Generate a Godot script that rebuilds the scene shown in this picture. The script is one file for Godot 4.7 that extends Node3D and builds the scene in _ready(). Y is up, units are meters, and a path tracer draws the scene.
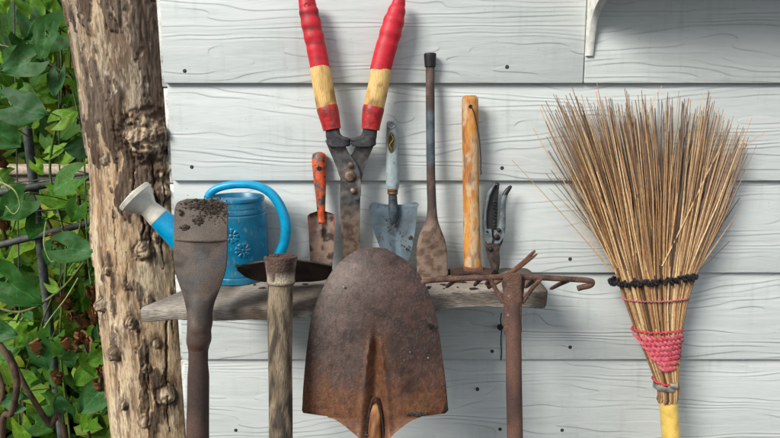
extends Node3D
# A weathered tool shelf on a painted clapboard wall. Units are metres, y up; the wall's face is the plane z = 0 and +z comes towards the viewer.

class Buf:
	var v := PackedVector3Array()
	var n := PackedVector3Array()
	var c := PackedColorArray()
	var uv := PackedVector2Array()

var rng := RandomNumberGenerator.new()
var na := FastNoiseLite.new()      # single-octave noise
var nf := FastNoiseLite.new()      # fractal noise
var M := {}

# ---------------------------------------------------------------- colour and noise
func rgb(r: float, g: float, b: float) -> Color:
	return Color(r / 255.0, g / 255.0, b / 255.0).srgb_to_linear()

func nz(p: Vector3, f: float) -> float:
	return nf.get_noise_3d(p.x * f, p.y * f, p.z * f)

func n1(p: Vector3, f: float) -> float:
	return na.get_noise_3d(p.x * f, p.y * f, p.z * f)

func sm(a: float, b: float, x: float) -> float:
	return smoothstep(a, b, x)

func tab(t: Array, x: float, k: int) -> float:
	var n := t.size()
	if x <= t[0][0]: return t[0][k]
	if x >= t[n - 1][0]: return t[n - 1][k]
	var i := 0
	while i < n - 2 and x > t[i + 1][0]: i += 1
	var a = t[maxi(i - 1, 0)]; var b = t[i]; var c = t[i + 1]; var d = t[mini(i + 2, n - 1)]
	var h: float = c[0] - b[0]
	if h < 1e-6: return c[k]
	return cubic_interpolate_in_time(b[k], c[k], a[k], d[k], (x - b[0]) / h, h, a[0] - b[0], d[0] - b[0])

# ---------------------------------------------------------------- meshes
func loft(b: Buf, rings: Array, col, crease := 0.6, cap := true, uvs := Vector2.ONE) -> void:
	var k := rings.size()
	var m: int = rings[0].size()
	var cen := Vector3.ZERO
	for r in rings: cen += r[0] + r[m / 2]
	cen /= 2.0 * k
	var fn := PackedVector3Array(); fn.resize((k - 1) * m)
	var vol := 0.0
	for j in k - 1:
		var p: PackedVector3Array = rings[j]
		var q: PackedVector3Array = rings[j + 1]
		for i in m:
			var i2 := (i + 1) % m
			var d := (q[i2] - p[i]).cross(q[i] - p[i2])
			vol += d.dot(p[i] - cen)
			fn[j * m + i] = d.normalized()
	var s := 1.0 if vol >= 0.0 else -1.0
	var cols := PackedColorArray(); cols.resize(k * m)
	for j in k:
		for i in m:
			cols[j * m + i] = col.call(rings[j][i]) if col is Callable else col
	for j in k - 1:
		var p: PackedVector3Array = rings[j]
		var q: PackedVector3Array = rings[j + 1]
		for i in m:
			var i2 := (i + 1) % m
			var f := fn[j * m + i]
			if f == Vector3.ZERO: continue
			var cn := [Vector3.ZERO, Vector3.ZERO, Vector3.ZERO, Vector3.ZERO]
			for w in 4:
				var jj := j + (w / 2)            # ring of this corner
				var ii := i + (1 if w == 1 or w == 2 else 0)
				if w == 2 or w == 3: jj = j + 1
				else: jj = j
				var acc := Vector3.ZERO
				for a in [jj - 1, jj]:
					if a < 0 or a > k - 2: continue
					for e in [ii - 1, ii]:
						var g := fn[a * m + posmod(e, m)]
						if g.dot(f) > crease: acc += g
				cn[w] = (acc.normalized() if acc.length() > 1e-5 else f) * s
			var vs := [p[i], p[i2], q[i2], q[i]]
			var cs := [cols[j * m + i], cols[j * m + i2], cols[(j + 1) * m + i2], cols[(j + 1) * m + i]]
			var us := [Vector2(float(i) / m, float(j) / (k - 1)) * uvs, Vector2(float(i + 1) / m, float(j) / (k - 1)) * uvs, Vector2(float(i + 1) / m, float(j + 1) / (k - 1)) * uvs, Vector2(float(i) / m, float(j + 1) / (k - 1)) * uvs]
			for t in ([0, 2, 1, 0, 3, 2] if s > 0 else [0, 1, 2, 0, 2, 3]):
				b.v.append(vs[t]); b.n.append(cn[t]); b.c.append(cs[t]); b.uv.append(us[t])
	if cap:
		for e in 2:
			var r: PackedVector3Array = rings[0] if e == 0 else rings[k - 1]
			var other: PackedVector3Array = rings[1] if e == 0 else rings[k - 2]
			var mid := Vector3.ZERO; var om := Vector3.ZERO
			for i in m: mid += r[i]; om += other[i]
			mid /= m; om /= m
			var nn := Vector3.ZERO
			for i in m: nn += (r[i] - mid).cross(r[(i + 1) % m] - mid)
			if nn.length() < 1e-12: continue
			nn = nn.normalized()
			var flip := nn.dot(mid - om) < 0.0
			var on := -nn if flip else nn
			var cc: Color = col.call(mid) if col is Callable else col
			# zip the two halves of the ring, so that bent plates close along their edge
			for i in m / 2 - (0 if m % 2 else 1):
				var q0 := r[i]; var q1 := r[i + 1]; var q2 := r[m - 2 - i]; var q3 := r[m - 1 - i]
				for tri in ([[q0, q1, q2], [q0, q2, q3]] if flip else [[q0, q2, q1], [q0, q3, q2]]):
					for x in tri:
						b.v.append(x); b.n.append(on); b.c.append(cc); b.uv.append(Vector2.ZERO)

func circle(c: Vector3, ax: Vector3, ay: Vector3, n: int) -> PackedVector3Array:
	var r := PackedVector3Array()
	for i in n:
		var a := TAU * i / n
		r.append(c + ax * cos(a) + ay * sin(a))
	return r

# a tube along points; rad is one radius or one per point; flat squeezes it along the second axis
func tube(b: Buf, pts: Array, rad, n := 10, col = Color.WHITE, flat := 1.0, up := Vector3.ZERO, crease := 0.5) -> void:
	var rings := []
	var side := Vector3.ZERO
	for i in pts.size():
		var t: Vector3 = (pts[mini(i + 1, pts.size() - 1)] - pts[maxi(i - 1, 0)]).normalized()
		if side == Vector3.ZERO:
			var ref := up if up != Vector3.ZERO else (Vector3.BACK if absf(t.z) < 0.8 else Vector3.UP)
			side = ref.cross(t).normalized()
		side = (side - t * side.dot(t)).normalized()
		var r: float = rad[i] if rad is Array else rad
		rings.append(circle(pts[i], side * r, t.cross(side) * r * flat, n))
	loft(b, rings, col, crease)

func spl(pts: Array, n: int) -> Array:
	var o := []
	var k := pts.size()
	for i in k - 1:
		for j in n:
			o.append(pts[i].cubic_interpolate(pts[i + 1], pts[maxi(i - 1, 0)], pts[mini(i + 2, k - 1)], float(j) / n))
	o.append(pts[k - 1])
	return o

func lathe(b: Buf, c: Vector3, axis: Vector3, prof: Array, n: int, col, crease := 0.6) -> void:
	var a := axis.normalized()
	var x := (Vector3.UP if absf(a.y) < 0.8 else Vector3.RIGHT).cross(a).normalized()
	var y := a.cross(x)
	var rings := []
	for p in prof: rings.append(circle(c + a * p[1], x * maxf(p[0], 1e-5), y * maxf(p[0], 1e-5), n))
	loft(b, rings, col, crease)

# an upright solid from a table of [y, left x, right x, z]; sec(s, y, half_width) gives (front, back) offsets from z
func upright(b: Buf, t: Array, ny: int, m: int, sec: Callable, col, crease := 0.6, y0 := -1.0, y1 := -1.0) -> void:
	var lo: float = t[0][0] if y0 < 0 else y0
	var hi: float = t[t.size() - 1][0] if y1 < 0 else y1
	var rings := []
	for j in ny + 1:
		var y := lerpf(lo, hi, float(j) / ny)
		var xl := tab(t, y, 1); var xr := tab(t, y, 2); var z := tab(t, y, 3)
		var r := PackedVector3Array()
		var hw := (xr - xl) * 0.5
		var fr := PackedVector3Array(); var bk := PackedVector3Array()
		for i in m + 1:
			var s := -cos(PI * i / m)
			var o: Vector2 = sec.call(s, y, hw)
			fr.append(Vector3((xl + xr) * 0.5 + hw * s, y, z + o.x))
			bk.append(Vector3((xl + xr) * 0.5 + hw * s, y, z + o.y))
		r.append_array(fr)
		for i in m + 1: r.append(bk[m - i])
		rings.append(r)
	loft(b, rings, col, crease)

func round_sec(depth := 1.0) -> Callable:
	return func(s, _y, hw): return Vector2(1, -1) * hw * depth * sqrt(maxf(0.0, 1.0 - s * s))

func plate_sec(th: float) -> Callable:
	return func(_s, _y, _hw): return Vector2(th, -th) * 0.5

func bevel_box(b: Buf, lo: Vector3, hi: Vector3, e: float, col) -> void:
	var rings := []
	for q in [[lo.y, e], [lo.y + e, 0.0], [hi.y - e, 0.0], [hi.y, e]]:
		var d: float = q[1]
		rings.append(PackedVector3Array([Vector3(lo.x + d, q[0], lo.z + e), Vector3(lo.x + e, q[0], lo.z + d), Vector3(hi.x - e, q[0], lo.z + d), Vector3(hi.x - d, q[0], lo.z + e),
			Vector3(hi.x - d, q[0], hi.z - e), Vector3(hi.x - e, q[0], hi.z - d), Vector3(lo.x + e, q[0], hi.z - d), Vector3(lo.x + d, q[0], hi.z - e)]))
	loft(b, rings, col, 0.6)

# a lump with an uneven surface
func lump(b: Buf, c: Vector3, r: Vector3, f: float, col, n := 7) -> void:
	var rings := []
	for j in n:
		var th := PI * (j + 0.15) / (n - 0.7)
		var ring := PackedVector3Array()
		for i in n:
			var a := TAU * i / n
			var d := Vector3(sin(th) * cos(a), cos(th), sin(th) * sin(a))
			ring.append(c + d * r * (1.0 + 0.5 * n1(c + d * r, f)))
		rings.append(ring)
	loft(b, rings, col, 0.3)

func mesh_of(b: Buf) -> ArrayMesh:
	var a := []
	a.resize(Mesh.ARRAY_MAX)
	a[Mesh.ARRAY_VERTEX] = b.v; a[Mesh.ARRAY_NORMAL] = b.n; a[Mesh.ARRAY_COLOR] = b.c; a[Mesh.ARRAY_TEX_UV] = b.uv
	var m := ArrayMesh.new()
	m.add_surface_from_arrays(Mesh.PRIMITIVE_TRIANGLES, a)
	return m

# ---------------------------------------------------------------- things and parts
var taken := {}
func numbered(called: String) -> String:
	taken[called] = taken.get(called, -1) + 1
	return called if taken[called] == 0 else "%s_%03d" % [called, taken[called]]

func thing(called: String, label: String, category: String, at: Vector3, group := "") -> Node3D:
	var o := Node3D.new()
	o.name = numbered(called)
	add_child(o, true)
	o.position = at
	o.set_meta("label", label); o.set_meta("category", category)
	if group: o.set_meta("group", group)
	return o

func world_of(o: Node) -> Vector3:
	var p := Vector3.ZERO
	while o is Node3D and o != self:
		p += o.position
		o = o.get_parent()
	return p

# commits b, which is in world coordinates, as one named part of parent
func part(called: String, b: Buf, mat: Material, parent: Node3D, label := "") -> MeshInstance3D:
	return part_mesh(called, mesh_of(b), mat, parent, label)

func part_mesh(called: String, m: Mesh, mat: Material, parent: Node3D, label := "") -> MeshInstance3D:
	var o := MeshInstance3D.new()
	var key := "%d/%s" % [parent.get_instance_id(), called]
	taken[key] = taken.get(key, -1) + 1
	o.name = called if taken[key] == 0 else "%s_%03d" % [called, taken[key]]
	o.mesh = m
	o.material_override = mat
	o.position = -world_of(parent)
	if label: o.set_meta("label", label)
	parent.add_child(o, true)
	return o

func structure(called: String, b: Buf, mat: Material) -> MeshInstance3D:
	var o := part_mesh(called, mesh_of(b), mat, self)
	o.set_meta("kind", "structure")
	return o

# ---------------------------------------------------------------- textures
func ramp(stops: Array) -> PackedByteArray:
	var o := PackedByteArray()
	for i in 256:
		var t := i / 255.0
		var c: Color = stops[stops.size() - 1][1]
		for k in stops.size() - 1:
			if t <= stops[k + 1][0]:
				c = stops[k][1].lerp(stops[k + 1][1], clampf((t - stops[k][0]) / maxf(stops[k + 1][0] - stops[k][0], 1e-4), 0, 1))
				break
		for x in [c.r, c.g, c.b]: o.append(int(clampf(x, 0, 1) * 255))
	return o

func field(seed_: int, freq: float, oct: int, size: int, kind := FastNoiseLite.TYPE_SIMPLEX_SMOOTH, warp := 0.0) -> PackedByteArray:
	var n := FastNoiseLite.new()
	n.noise_type = kind
	n.seed = seed_; n.frequency = freq
	n.fractal_type = FastNoiseLite.FRACTAL_FBM if oct > 1 else FastNoiseLite.FRACTAL_NONE
	n.fractal_octaves = oct; n.fractal_gain = 0.55
	if warp > 0:
		n.domain_warp_enabled = true; n.domain_warp_amplitude = warp; n.domain_warp_frequency = freq
	var im := n.get_seamless_image(size, size, false, false, 0.12, true)
	im.convert(Image.FORMAT_L8)
	return im.get_data()

# colour texture from two noise fields through two ramps that multiply
func mottle(size: int, a: PackedByteArray, ra: Array, b: PackedByteArray, rb: Array) -> ImageTexture:
	var la := ramp(ra); var lb := ramp(rb)
	var o := PackedByteArray(); o.resize(size * size * 3)
	for i in size * size:
		var x := a[i] * 3; var y := b[i] * 3; var z := i * 3
		o[z] = la[x] * lb[y] / 255; o[z + 1] = la[x + 1] * lb[y + 1] / 255; o[z + 2] = la[x + 2] * lb[y + 2] / 255
	return ImageTexture.create_from_image(Image.create_from_data(size, size, false, Image.FORMAT_RGB8, o))

func grey_tex(size: int, a: PackedByteArray) -> ImageTexture:
	return ImageTexture.create_from_image(Image.create_from_data(size, size, false, Image.FORMAT_L8, a))

func material(called: String, tex: Texture2D, scale: Vector3, rough: float, bump: Texture2D = null, depth := 0.0, metal := 0.0, world := false) -> StandardMaterial3D:
	var m := StandardMaterial3D.new()
	m.resource_name = called
	m.vertex_color_use_as_albedo = true
	m.albedo_texture = tex
	m.roughness = rough
	m.metallic = metal
	m.cull_mode = BaseMaterial3D.CULL_DISABLED
	m.uv1_triplanar = true
	m.uv1_world_triplanar = world
	m.uv1_triplanar_sharpness = 4.0
	m.uv1_scale = scale
	if bump:
		m.heightmap_enabled = true; m.heightmap_texture = bump; m.heightmap_scale = depth
	M[called] = m
	return m

const COURSE := 0.163
const LAP := 0.957          # height of the lower edge of one of the courses; the others are whole courses above and below it
const JOINT := 0.3215       # butt joint in the course above the shelf's tools

func grain_textures() -> Array:
	# embossed cedar grain of six courses, 2 m long: growth rings as contour lines of a stretched noise, each with a slow rise and a sharp drop
	var w := 2048; var h := 1024
	var n := FastNoiseLite.new(); n.seed = 5; n.frequency = 1.0; n.noise_type = FastNoiseLite.TYPE_SIMPLEX_SMOOTH; n.fractal_type = FastNoiseLite.FRACTAL_NONE
	var hb := PackedByteArray(); hb.resize(w * h)
	var cb := PackedByteArray(); cb.resize(w * h * 3)
	var above := PackedFloat32Array(); above.resize(w)
	var last_course := -1
	var top_course := int(floorf((1.45 - LAP) / COURSE + 0.5))
	for r in h:
		var y := -(r + 0.5) / h * COURSE * 6.0
		var course := posmod(int(floorf(y / COURSE)), 6)
		var yy := fposmod(y, COURSE)
		var fresh := course != last_course
		last_course = course
		var left_f := 0.0
		for x in w:
			var u := (x + 0.5) / w * 2.0
			var off := course * 37.0
			if course == top_course % 6 and u > JOINT + 0.0005 and u < 1.6: off += 500.0
			# the ends of the 2 m run into one another
			var bl := clampf((u - 1.75) / 0.25, 0, 1)
			var big := n.get_noise_2d(u * 1.5 + off, yy * 13.0 + off)
			var mid := n.get_noise_2d(u * 8.0 - off, yy * 34.0 + 9.0)
			if bl > 0:
				big = lerpf(big, n.get_noise_2d((u - 2.0) * 1.5 + off, yy * 13.0 + off), bl)
				mid = lerpf(mid, n.get_noise_2d((u - 2.0) * 8.0 - off, yy * 34.0 + 9.0), bl)
			var power: float = [1.0, 0.72, 0.95, 0.8, 0.62, 0.86][course]
			var fade := power * clampf(0.55 + 1.2 * n.get_noise_2d(u * 3.1 + 71.0 + off, yy * 55.0), 0.06, 1.0)
			if bl > 0: fade = lerpf(fade, power * clampf(0.55 + 1.2 * n.get_noise_2d((u - 2.0) * 3.1 + 71.0 + off, yy * 55.0), 0.12, 1.0), bl)
			var f := yy / 0.0150 + 2.5 * big + 0.40 * mid
			var k := f - floorf(f)
			# the step between two rings is about a millimetre and a half wide wherever it runs
			var fy := 0.06 if fresh else f - above[x]
			var fx := 0.0 if x == 0 else f - left_f
			above[x] = f; left_f = f
			var wd := clampf(sqrt(fx * fx + fy * fy) * 1.7, 0.02, 0.45)
			var saw := k / wd if k < wd else (1.0 - k) / (1.0 - wd)
			saw = saw * saw * (3.0 - 2.0 * saw)
			var fib := n.get_noise_2d(u * 26.0 + off, yy * 420.0)
			var v := 0.42 + (saw - 0.5) * 0.62 * fade + fib * 0.055
			hb[r * w + x] = int(clampf(v, 0, 1) * 255)
			var groove := maxf(0.0, 1.0 - absf(k - wd * 0.25) / wd) * fade
			var dirt_and_grooves := 1.0 - 0.10 * groove + 0.02 * fib + 0.035 * mid * fade  # ring grooves are darker in colour; fibre and ring tone vary
			var stain := n.get_noise_2d(u * 5.0 + off * 3.0, yy * 9.0 + 40.0)
			dirt_and_grooves -= 0.035 * clampf(stain, 0, 1)
			var drip := n.get_noise_2d(u * 62.0 + off, yy * 6.0 + 80.0)
			if drip > 0.25: dirt_and_grooves -= (drip - 0.25) * 0.06 * clampf(0.5 + stain, 0, 1)
			dirt_and_grooves -= 0.05 * clampf(1.0 - yy / 0.012, 0, 1) * clampf(0.4 + mid, 0, 1)
			var speck := n.get_noise_2d(u * 190.0 + off, yy * 330.0)
			if speck > 0.86 and stain > -0.1: dirt_and_grooves -= (speck - 0.86) * 2.6
			var z := (r * w + x) * 3
			cb[z] = int(clampf(dirt_and_grooves * 0.985, 0, 1) * 255); cb[z + 1] = int(clampf(dirt_and_grooves, 0, 1) * 255); cb[z + 2] = int(clampf(dirt_and_grooves * 0.995, 0, 1) * 255)
	return [ImageTexture.create_from_image(Image.create_from_data(w, h, false, Image.FORMAT_RGB8, cb)), grey_tex_wh(w, h, hb)]

func grey_tex_wh(w: int, h: int, a: PackedByteArray) -> ImageTexture:
	return ImageTexture.create_from_image(Image.create_from_data(w, h, false, Image.FORMAT_L8, a))

func leaf_texture() -> ImageTexture:
	var s := 192
	var im := Image.create(s, s, false, Image.FORMAT_RGB8)
	for y in s:
		for x in s:
			var u := absf((x + 0.5) / s - 0.5) * 2.0
			var v := 1.0 - (y + 0.5) / s
			var g := 0.80 + 0.10 * nz(Vector3(x, y, 0), 0.03)
			var q := fposmod(v - u * 0.55, 0.2)
			var vein := maxf(1.0 - absf(q - 0.1) / 0.012, 0.0) * 0.30 * (1.0 - u) + maxf(1.0 - u / 0.035, 0.0) * 0.32
			g += vein
			var c := Color(minf(g + vein * 0.3, 1), minf(g, 1), minf(g * 0.92 + vein * 0.2, 1))
			# brown margins and eaten or rusty spots
			var rim := sm(0.86, 1.0, u + 0.25 * nz(Vector3(x, y, 5), 0.05)) * 0.45
			var spot := sm(0.30, 0.40, nz(Vector3(x, y, 9), 0.035)) * 0.75
			c = c.lerp(Color(0.95, 0.62, 0.34), maxf(rim, spot))
			im.set_pixel(x, y, c)
	return ImageTexture.create_from_image(im)

func make_materials() -> void:
	var W := Color.WHITE
	var gt := grain_textures()
	var paint := material("paint", gt[0], Vector3(0.5, 1.0 / (COURSE * 6.0), 0.5), 0.55, gt[1], 0.095, 0.0, true)
	paint.uv1_offset = Vector3(0, -fposmod(LAP, COURSE * 6.0) / (COURSE * 6.0), 0)
	var fine := field(1, 0.045, 4, 512)
	var finer := field(2, 0.11, 3, 512)
	var coarse := field(3, 0.012, 5, 512)
	var cells := field(4, 0.05, 2, 512, FastNoiseLite.TYPE_CELLULAR)
	var tf := grey_tex(512, fine); var tff := grey_tex(512, finer); var tc := grey_tex(512, coarse); var tcell := grey_tex(512, cells)
	# rusty, pitted iron: brown with orange and dark flecks
	var rust := mottle(512, coarse, [[0.0, Color(.90, .88, .88)], [0.42, Color(.95, .94, .94)], [0.6, Color(1, .97, .95)], [1.0, Color(1, .96, .93)]],
		finer, [[0.0, Color(.42, .40, .40)], [0.34, Color(.70, .69, .68)], [0.5, Color(.90, .89, .88)], [0.66, W], [1.0, Color(1, 1, 1)]])
	material("rust", rust, Vector3(12, 12, 12), 0.78, tff, 0.03)
	material("rough_rust", rust, Vector3(10, 10, 10), 0.88, tf, 0.10)
	material("worn_iron", rust, Vector3(13, 13, 13), 0.55, tff, 0.016, 0.2)
	var grime := mottle(512, coarse, [[0.0, Color(.62, .60, .58)], [0.40, Color(.86, .85, .84)], [0.6, W], [1.0, W]], finer, [[0.0, Color(.6, .6, .6)], [0.3, Color(.9, .9, .9)], [0.5, W], [1.0, W]])
	material("dusty", grime, Vector3(6, 6, 6), 0.7, tff, 0.03)
	material("old_paint", grime, Vector3(8, 8, 8), 0.45, tf, 0.03)
	material("steel", grime, Vector3(9, 9, 9), 0.5, tff, 0.03, 0.3)
	material("black_rubber", grime, Vector3(9, 9, 9), 0.6, tff, 0.02)
	material("plastic", grime_soft(coarse, finer), Vector3(5, 5, 5), 0.34, tff, 0.008)
	material("grip", grime_soft(coarse, finer), Vector3(7, 7, 7), 0.52, tff, 0.02)
	# long grained wood, grain along y or along x
	var streak2 := mottle(512, fine, [[0.0, Color(.74, .70, .64)], [0.35, Color(.92, .90, .86)], [0.55, W], [1.0, W]], finer, [[0.0, Color(.82, .80, .77)], [0.35, Color(.95, .94, .93)], [0.6, W], [1.0, W]])
	var streak := mottle(512, fine, [[0.0, Color(.52, .47, .43)], [0.35, Color(.82, .78, .74)], [0.55, W], [1.0, W]], finer, [[0.0, Color(.6, .57, .54)], [0.35, Color(.9, .88, .86)], [0.6, W], [1.0, W]])
	material("wood_up", streak2, Vector3(30, 2.2, 30), 0.62, tf, 0.03)
	material("wood_up_grey", streak, Vector3(34, 2.4, 34), 0.85, tf, 0.05)
	material("wood_along", streak, Vector3(2.0, 34, 28), 0.88, tf, 0.07)
	material("bark", streak2, Vector3(26, 2.4, 26), 0.9, tf, 0.07)
	material("straw", mottle(512, fine, [[0.0, Color(.7, .66, .62)], [0.5, W], [1.0, W]], finer, [[0.0, Color(.8, .8, .8)], [0.5, W], [1.0, W]]), Vector3(20, 4, 20), 0.6)
	material("cord", grime, Vector3(20, 20, 20), 0.75, tff, 0.05)
	material("soil", mottle(512, fine, [[0.0, Color(.5, .5, .5)], [0.6, W], [1.0, W]], finer, [[0.0, Color(.6, .6, .6)], [0.6, W], [1.0, W]]), Vector3(14, 14, 14), 0.95, tff, 0.1)
	material("ground", mottle(512, coarse, [[0.0, Color(.5, .5, .45)], [0.5, Color(.8, .8, .75)], [1.0, W]], finer, [[0.0, Color(.6, .6, .6)], [0.6, W], [1.0, W]]), Vector3(0.9, 0.9, 0.9), 0.95, tf, 0.8, 0.0, true)
	material("concrete", grime, Vector3(0.8, 0.8, 0.8), 0.9, tff, 0.1)
	var lt := leaf_texture()
	for q in [["leaf", 0.55, Color(.45, .55, .2)], ["leaf_far", 0.6, Color(.8, .9, .3)], ["leaf_dry", 0.8, Color(.25, .15, .06)]]:
		var m := StandardMaterial3D.new()
		m.resource_name = q[0]
		m.albedo_texture = lt
		m.vertex_color_use_as_albedo = true
		m.roughness = q[1]
		m.metallic_specular = 0.32
		m.cull_mode = BaseMaterial3D.CULL_DISABLED
		m.backlight_enabled = true; m.backlight = q[2]
		M[q[0]] = m

func grime_soft(a: PackedByteArray, b: PackedByteArray) -> ImageTexture:
	var W := Color.WHITE
	return mottle(512, a, [[0.0, Color(.82, .82, .82)], [0.45, Color(.95, .95, .95)], [0.6, W], [1.0, W]], b, [[0.0, Color(.8, .8, .8)], [0.25, Color(.95, .95, .95)], [0.45, W], [1.0, W]])

# ---------------------------------------------------------------- camera, sky, sun
func stage() -> void:
	var cam := Camera3D.new()
	cam.name = "camera"
	cam.fov = 41.372
	cam.near = 0.02; cam.far = 400.0
	cam.position = Vector3(0, 1.40, 1.0)
	cam.rotation = Vector3(-deg_to_rad(10.5), 0, 0)
	add_child(cam)
	cam.current = true
	var we := WorldEnvironment.new()
	we.name = "world"
	var e := Environment.new()
	e.background_mode = Environment.BG_SKY
	var sky := Sky.new()
	var sm_ := ProceduralSkyMaterial.new()
	sm_.sky_top_color = Color(0.80, 0.83, 0.87)
	sm_.sky_horizon_color = Color(0.93, 0.95, 0.97)
	sm_.sky_curve = 0.2
	sm_.ground_bottom_color = Color(0.30, 0.30, 0.27)
	sm_.ground_horizon_color = Color(0.55, 0.56, 0.54)
	sky.sky_material = sm_
	e.sky = sky
	e.background_energy_multiplier = 0.80
	e.tonemap_mode = Environment.TONE_MAPPER_LINEAR
	e.tonemap_exposure = 1.42
	e.sdfgi_enabled = true; e.ssao_enabled = true; e.ssil_enabled = true
	we.environment = e
	add_child(we)
	var sun := DirectionalLight3D.new()
	sun.name = "sun"
	sun.light_energy = 0.9
	sun.light_color = Color(1.0, 0.985, 0.96)
	sun.light_angular_distance = 22.0
	sun.shadow_enabled = true
	add_child(sun)
	sun.look_at_from_position(Vector3.ZERO, Vector3(0.62, -0.62, -0.62))

# ---------------------------------------------------------------- setting
func build_ground() -> void:
	var b := Buf.new()
	var rings := []
	for r in [0.0, 0.6, 1.2, 2.0, 3.0, 4.5, 7.0, 12.0, 30.0, 150.0]:
		var ring := PackedVector3Array()
		for i in 48:
			var a := TAU * i / 48
			var p := Vector3(cos(a) * r, 0, sin(a) * r)
			p.y = (0.03 * nz(p, 0.7) if r > 1.0 else 0.0)
			ring.append(p)
		rings.append(ring)
	loft(b, rings, func(p): return rgb(112, 98, 76).lerp(rgb(92, 104, 58), sm(-0.1, 0.3, nz(p, 0.9))), -2.0, false)
	# the sheet faces up whichever way its rings run
	for i in b.n.size():
		if b.n[i].y < 0: b.n[i] = -b.n[i]
	structure("ground", b, M.ground)

func build_house() -> void:
	var t := thing("clapboard_house", "pale grey painted clapboard wall with embossed wood grain", "house", Vector3(0.9, 0, 0))
	var b := Buf.new()
	bevel_box(b, Vector3(-0.345, 0.0, -4.2), Vector3(2.6, 3.02, -0.016), 0.01, rgb(70, 68, 64))
	part("wall_core", b, M.concrete, t)
	b = Buf.new()
	bevel_box(b, Vector3(-0.5, 3.02, -4.4), Vector3(2.8, 3.14, 0.06), 0.01, rgb(120, 120, 120))
	part("roof", b, M.concrete, t)
	var white := rgb(209, 212, 210)
	var made := {}
	for k in range(-5, 13):
		var y0 := LAP + k * COURSE
		var left: float = [-0.3765, -0.3745, -0.3755, -0.3770][posmod(k, 4)]
		if k == 2: left = -0.3735
		if k == 3: left = -0.3755
		for span in ([[left, JOINT - 0.0008], [JOINT + 0.0012, 2.6]] if k == 3 else [[left, 2.6]]):
			b = Buf.new()
			var rings := []
			for x in [span[0], span[0] + 0.0015, span[1] - 0.0015, span[1]]:
				var d := 0.0015 if x == span[0] or x == span[1] else 0.0
				rings.append(PackedVector3Array([Vector3(x, y0 + d, 0.004), Vector3(x, y0 + 0.0006 + d, 0.0112 - d), Vector3(x, y0 + 0.0022 + d, 0.0122 - d), Vector3(x, y0 + 0.185, 0.0015), Vector3(x, y0 + 0.185, -0.0065)]))
			loft(b, rings, white, 0.6)
			made[[k, span[0] == left]] = part("siding_board", b, M.paint, t)
		# a starter strip shows beside the end of every course
		b = Buf.new()
		var sx: float = left - 0.0085
		bevel_box(b, Vector3(sx, y0 - 0.005, -0.011), Vector3(sx + 0.011, y0 + COURSE - 0.0075, -0.002 if k != 2 else -0.001), 0.0008, rgb(222, 224, 220))
		part("edge_strip", b, M.old_paint, t)
	for q in [[3, true, Vector3(-0.3398, 1.466, 0.01)], [2, true, Vector3(-0.3381, 1.3068, 0.01)], [3, true, Vector3(0.1937, 1.4724, 0.01)], [2, true, Vector3(0.1913, 1.3051, 0.01)], [3, false, Vector3(0.3279, 1.5233, 0.01)], [1, true, Vector3(0.3165, 1.145, 0.01)], [0, true, Vector3(0.3258, 0.9809, 0.01)], [-1, true, Vector3(0.3202, 0.8171, 0.01)], [-1, true, Vector3(0.2047, 0.8191, 0.01)], [0, true, Vector3(0.1849, 0.9732, 0.01)], [0, true, Vector3(0.1597, 0.9011, 0.01)], [2, true, Vector3(0.5299, 1.3017, 0.01)], [1, true, Vector3(-0.264, 1.1395, 0.01)], [-1, true, Vector3(-0.2867, 0.8171, 0.01)]]:
		b = Buf.new()
		var p: Vector3 = q[2]
		p.z = 0.0122 - (p.y - (LAP + q[0] * COURSE)) / 0.185 * 0.0107
		lathe(b, p, Vector3(0, 0.06, 1), [[0.0034, -0.002], [0.0034, 0.0002], [0.0026, 0.0006], [0.0018, 0.0004], [0.0016, 0.0010], [0.0, 0.0012]], 10, func(w): return rgb(56, 54, 52) if w.distance_to(p) > 0.0017 else rgb(110, 108, 104))
		part("nail", b, M.rust, made[[q[0], q[1]]])

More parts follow.
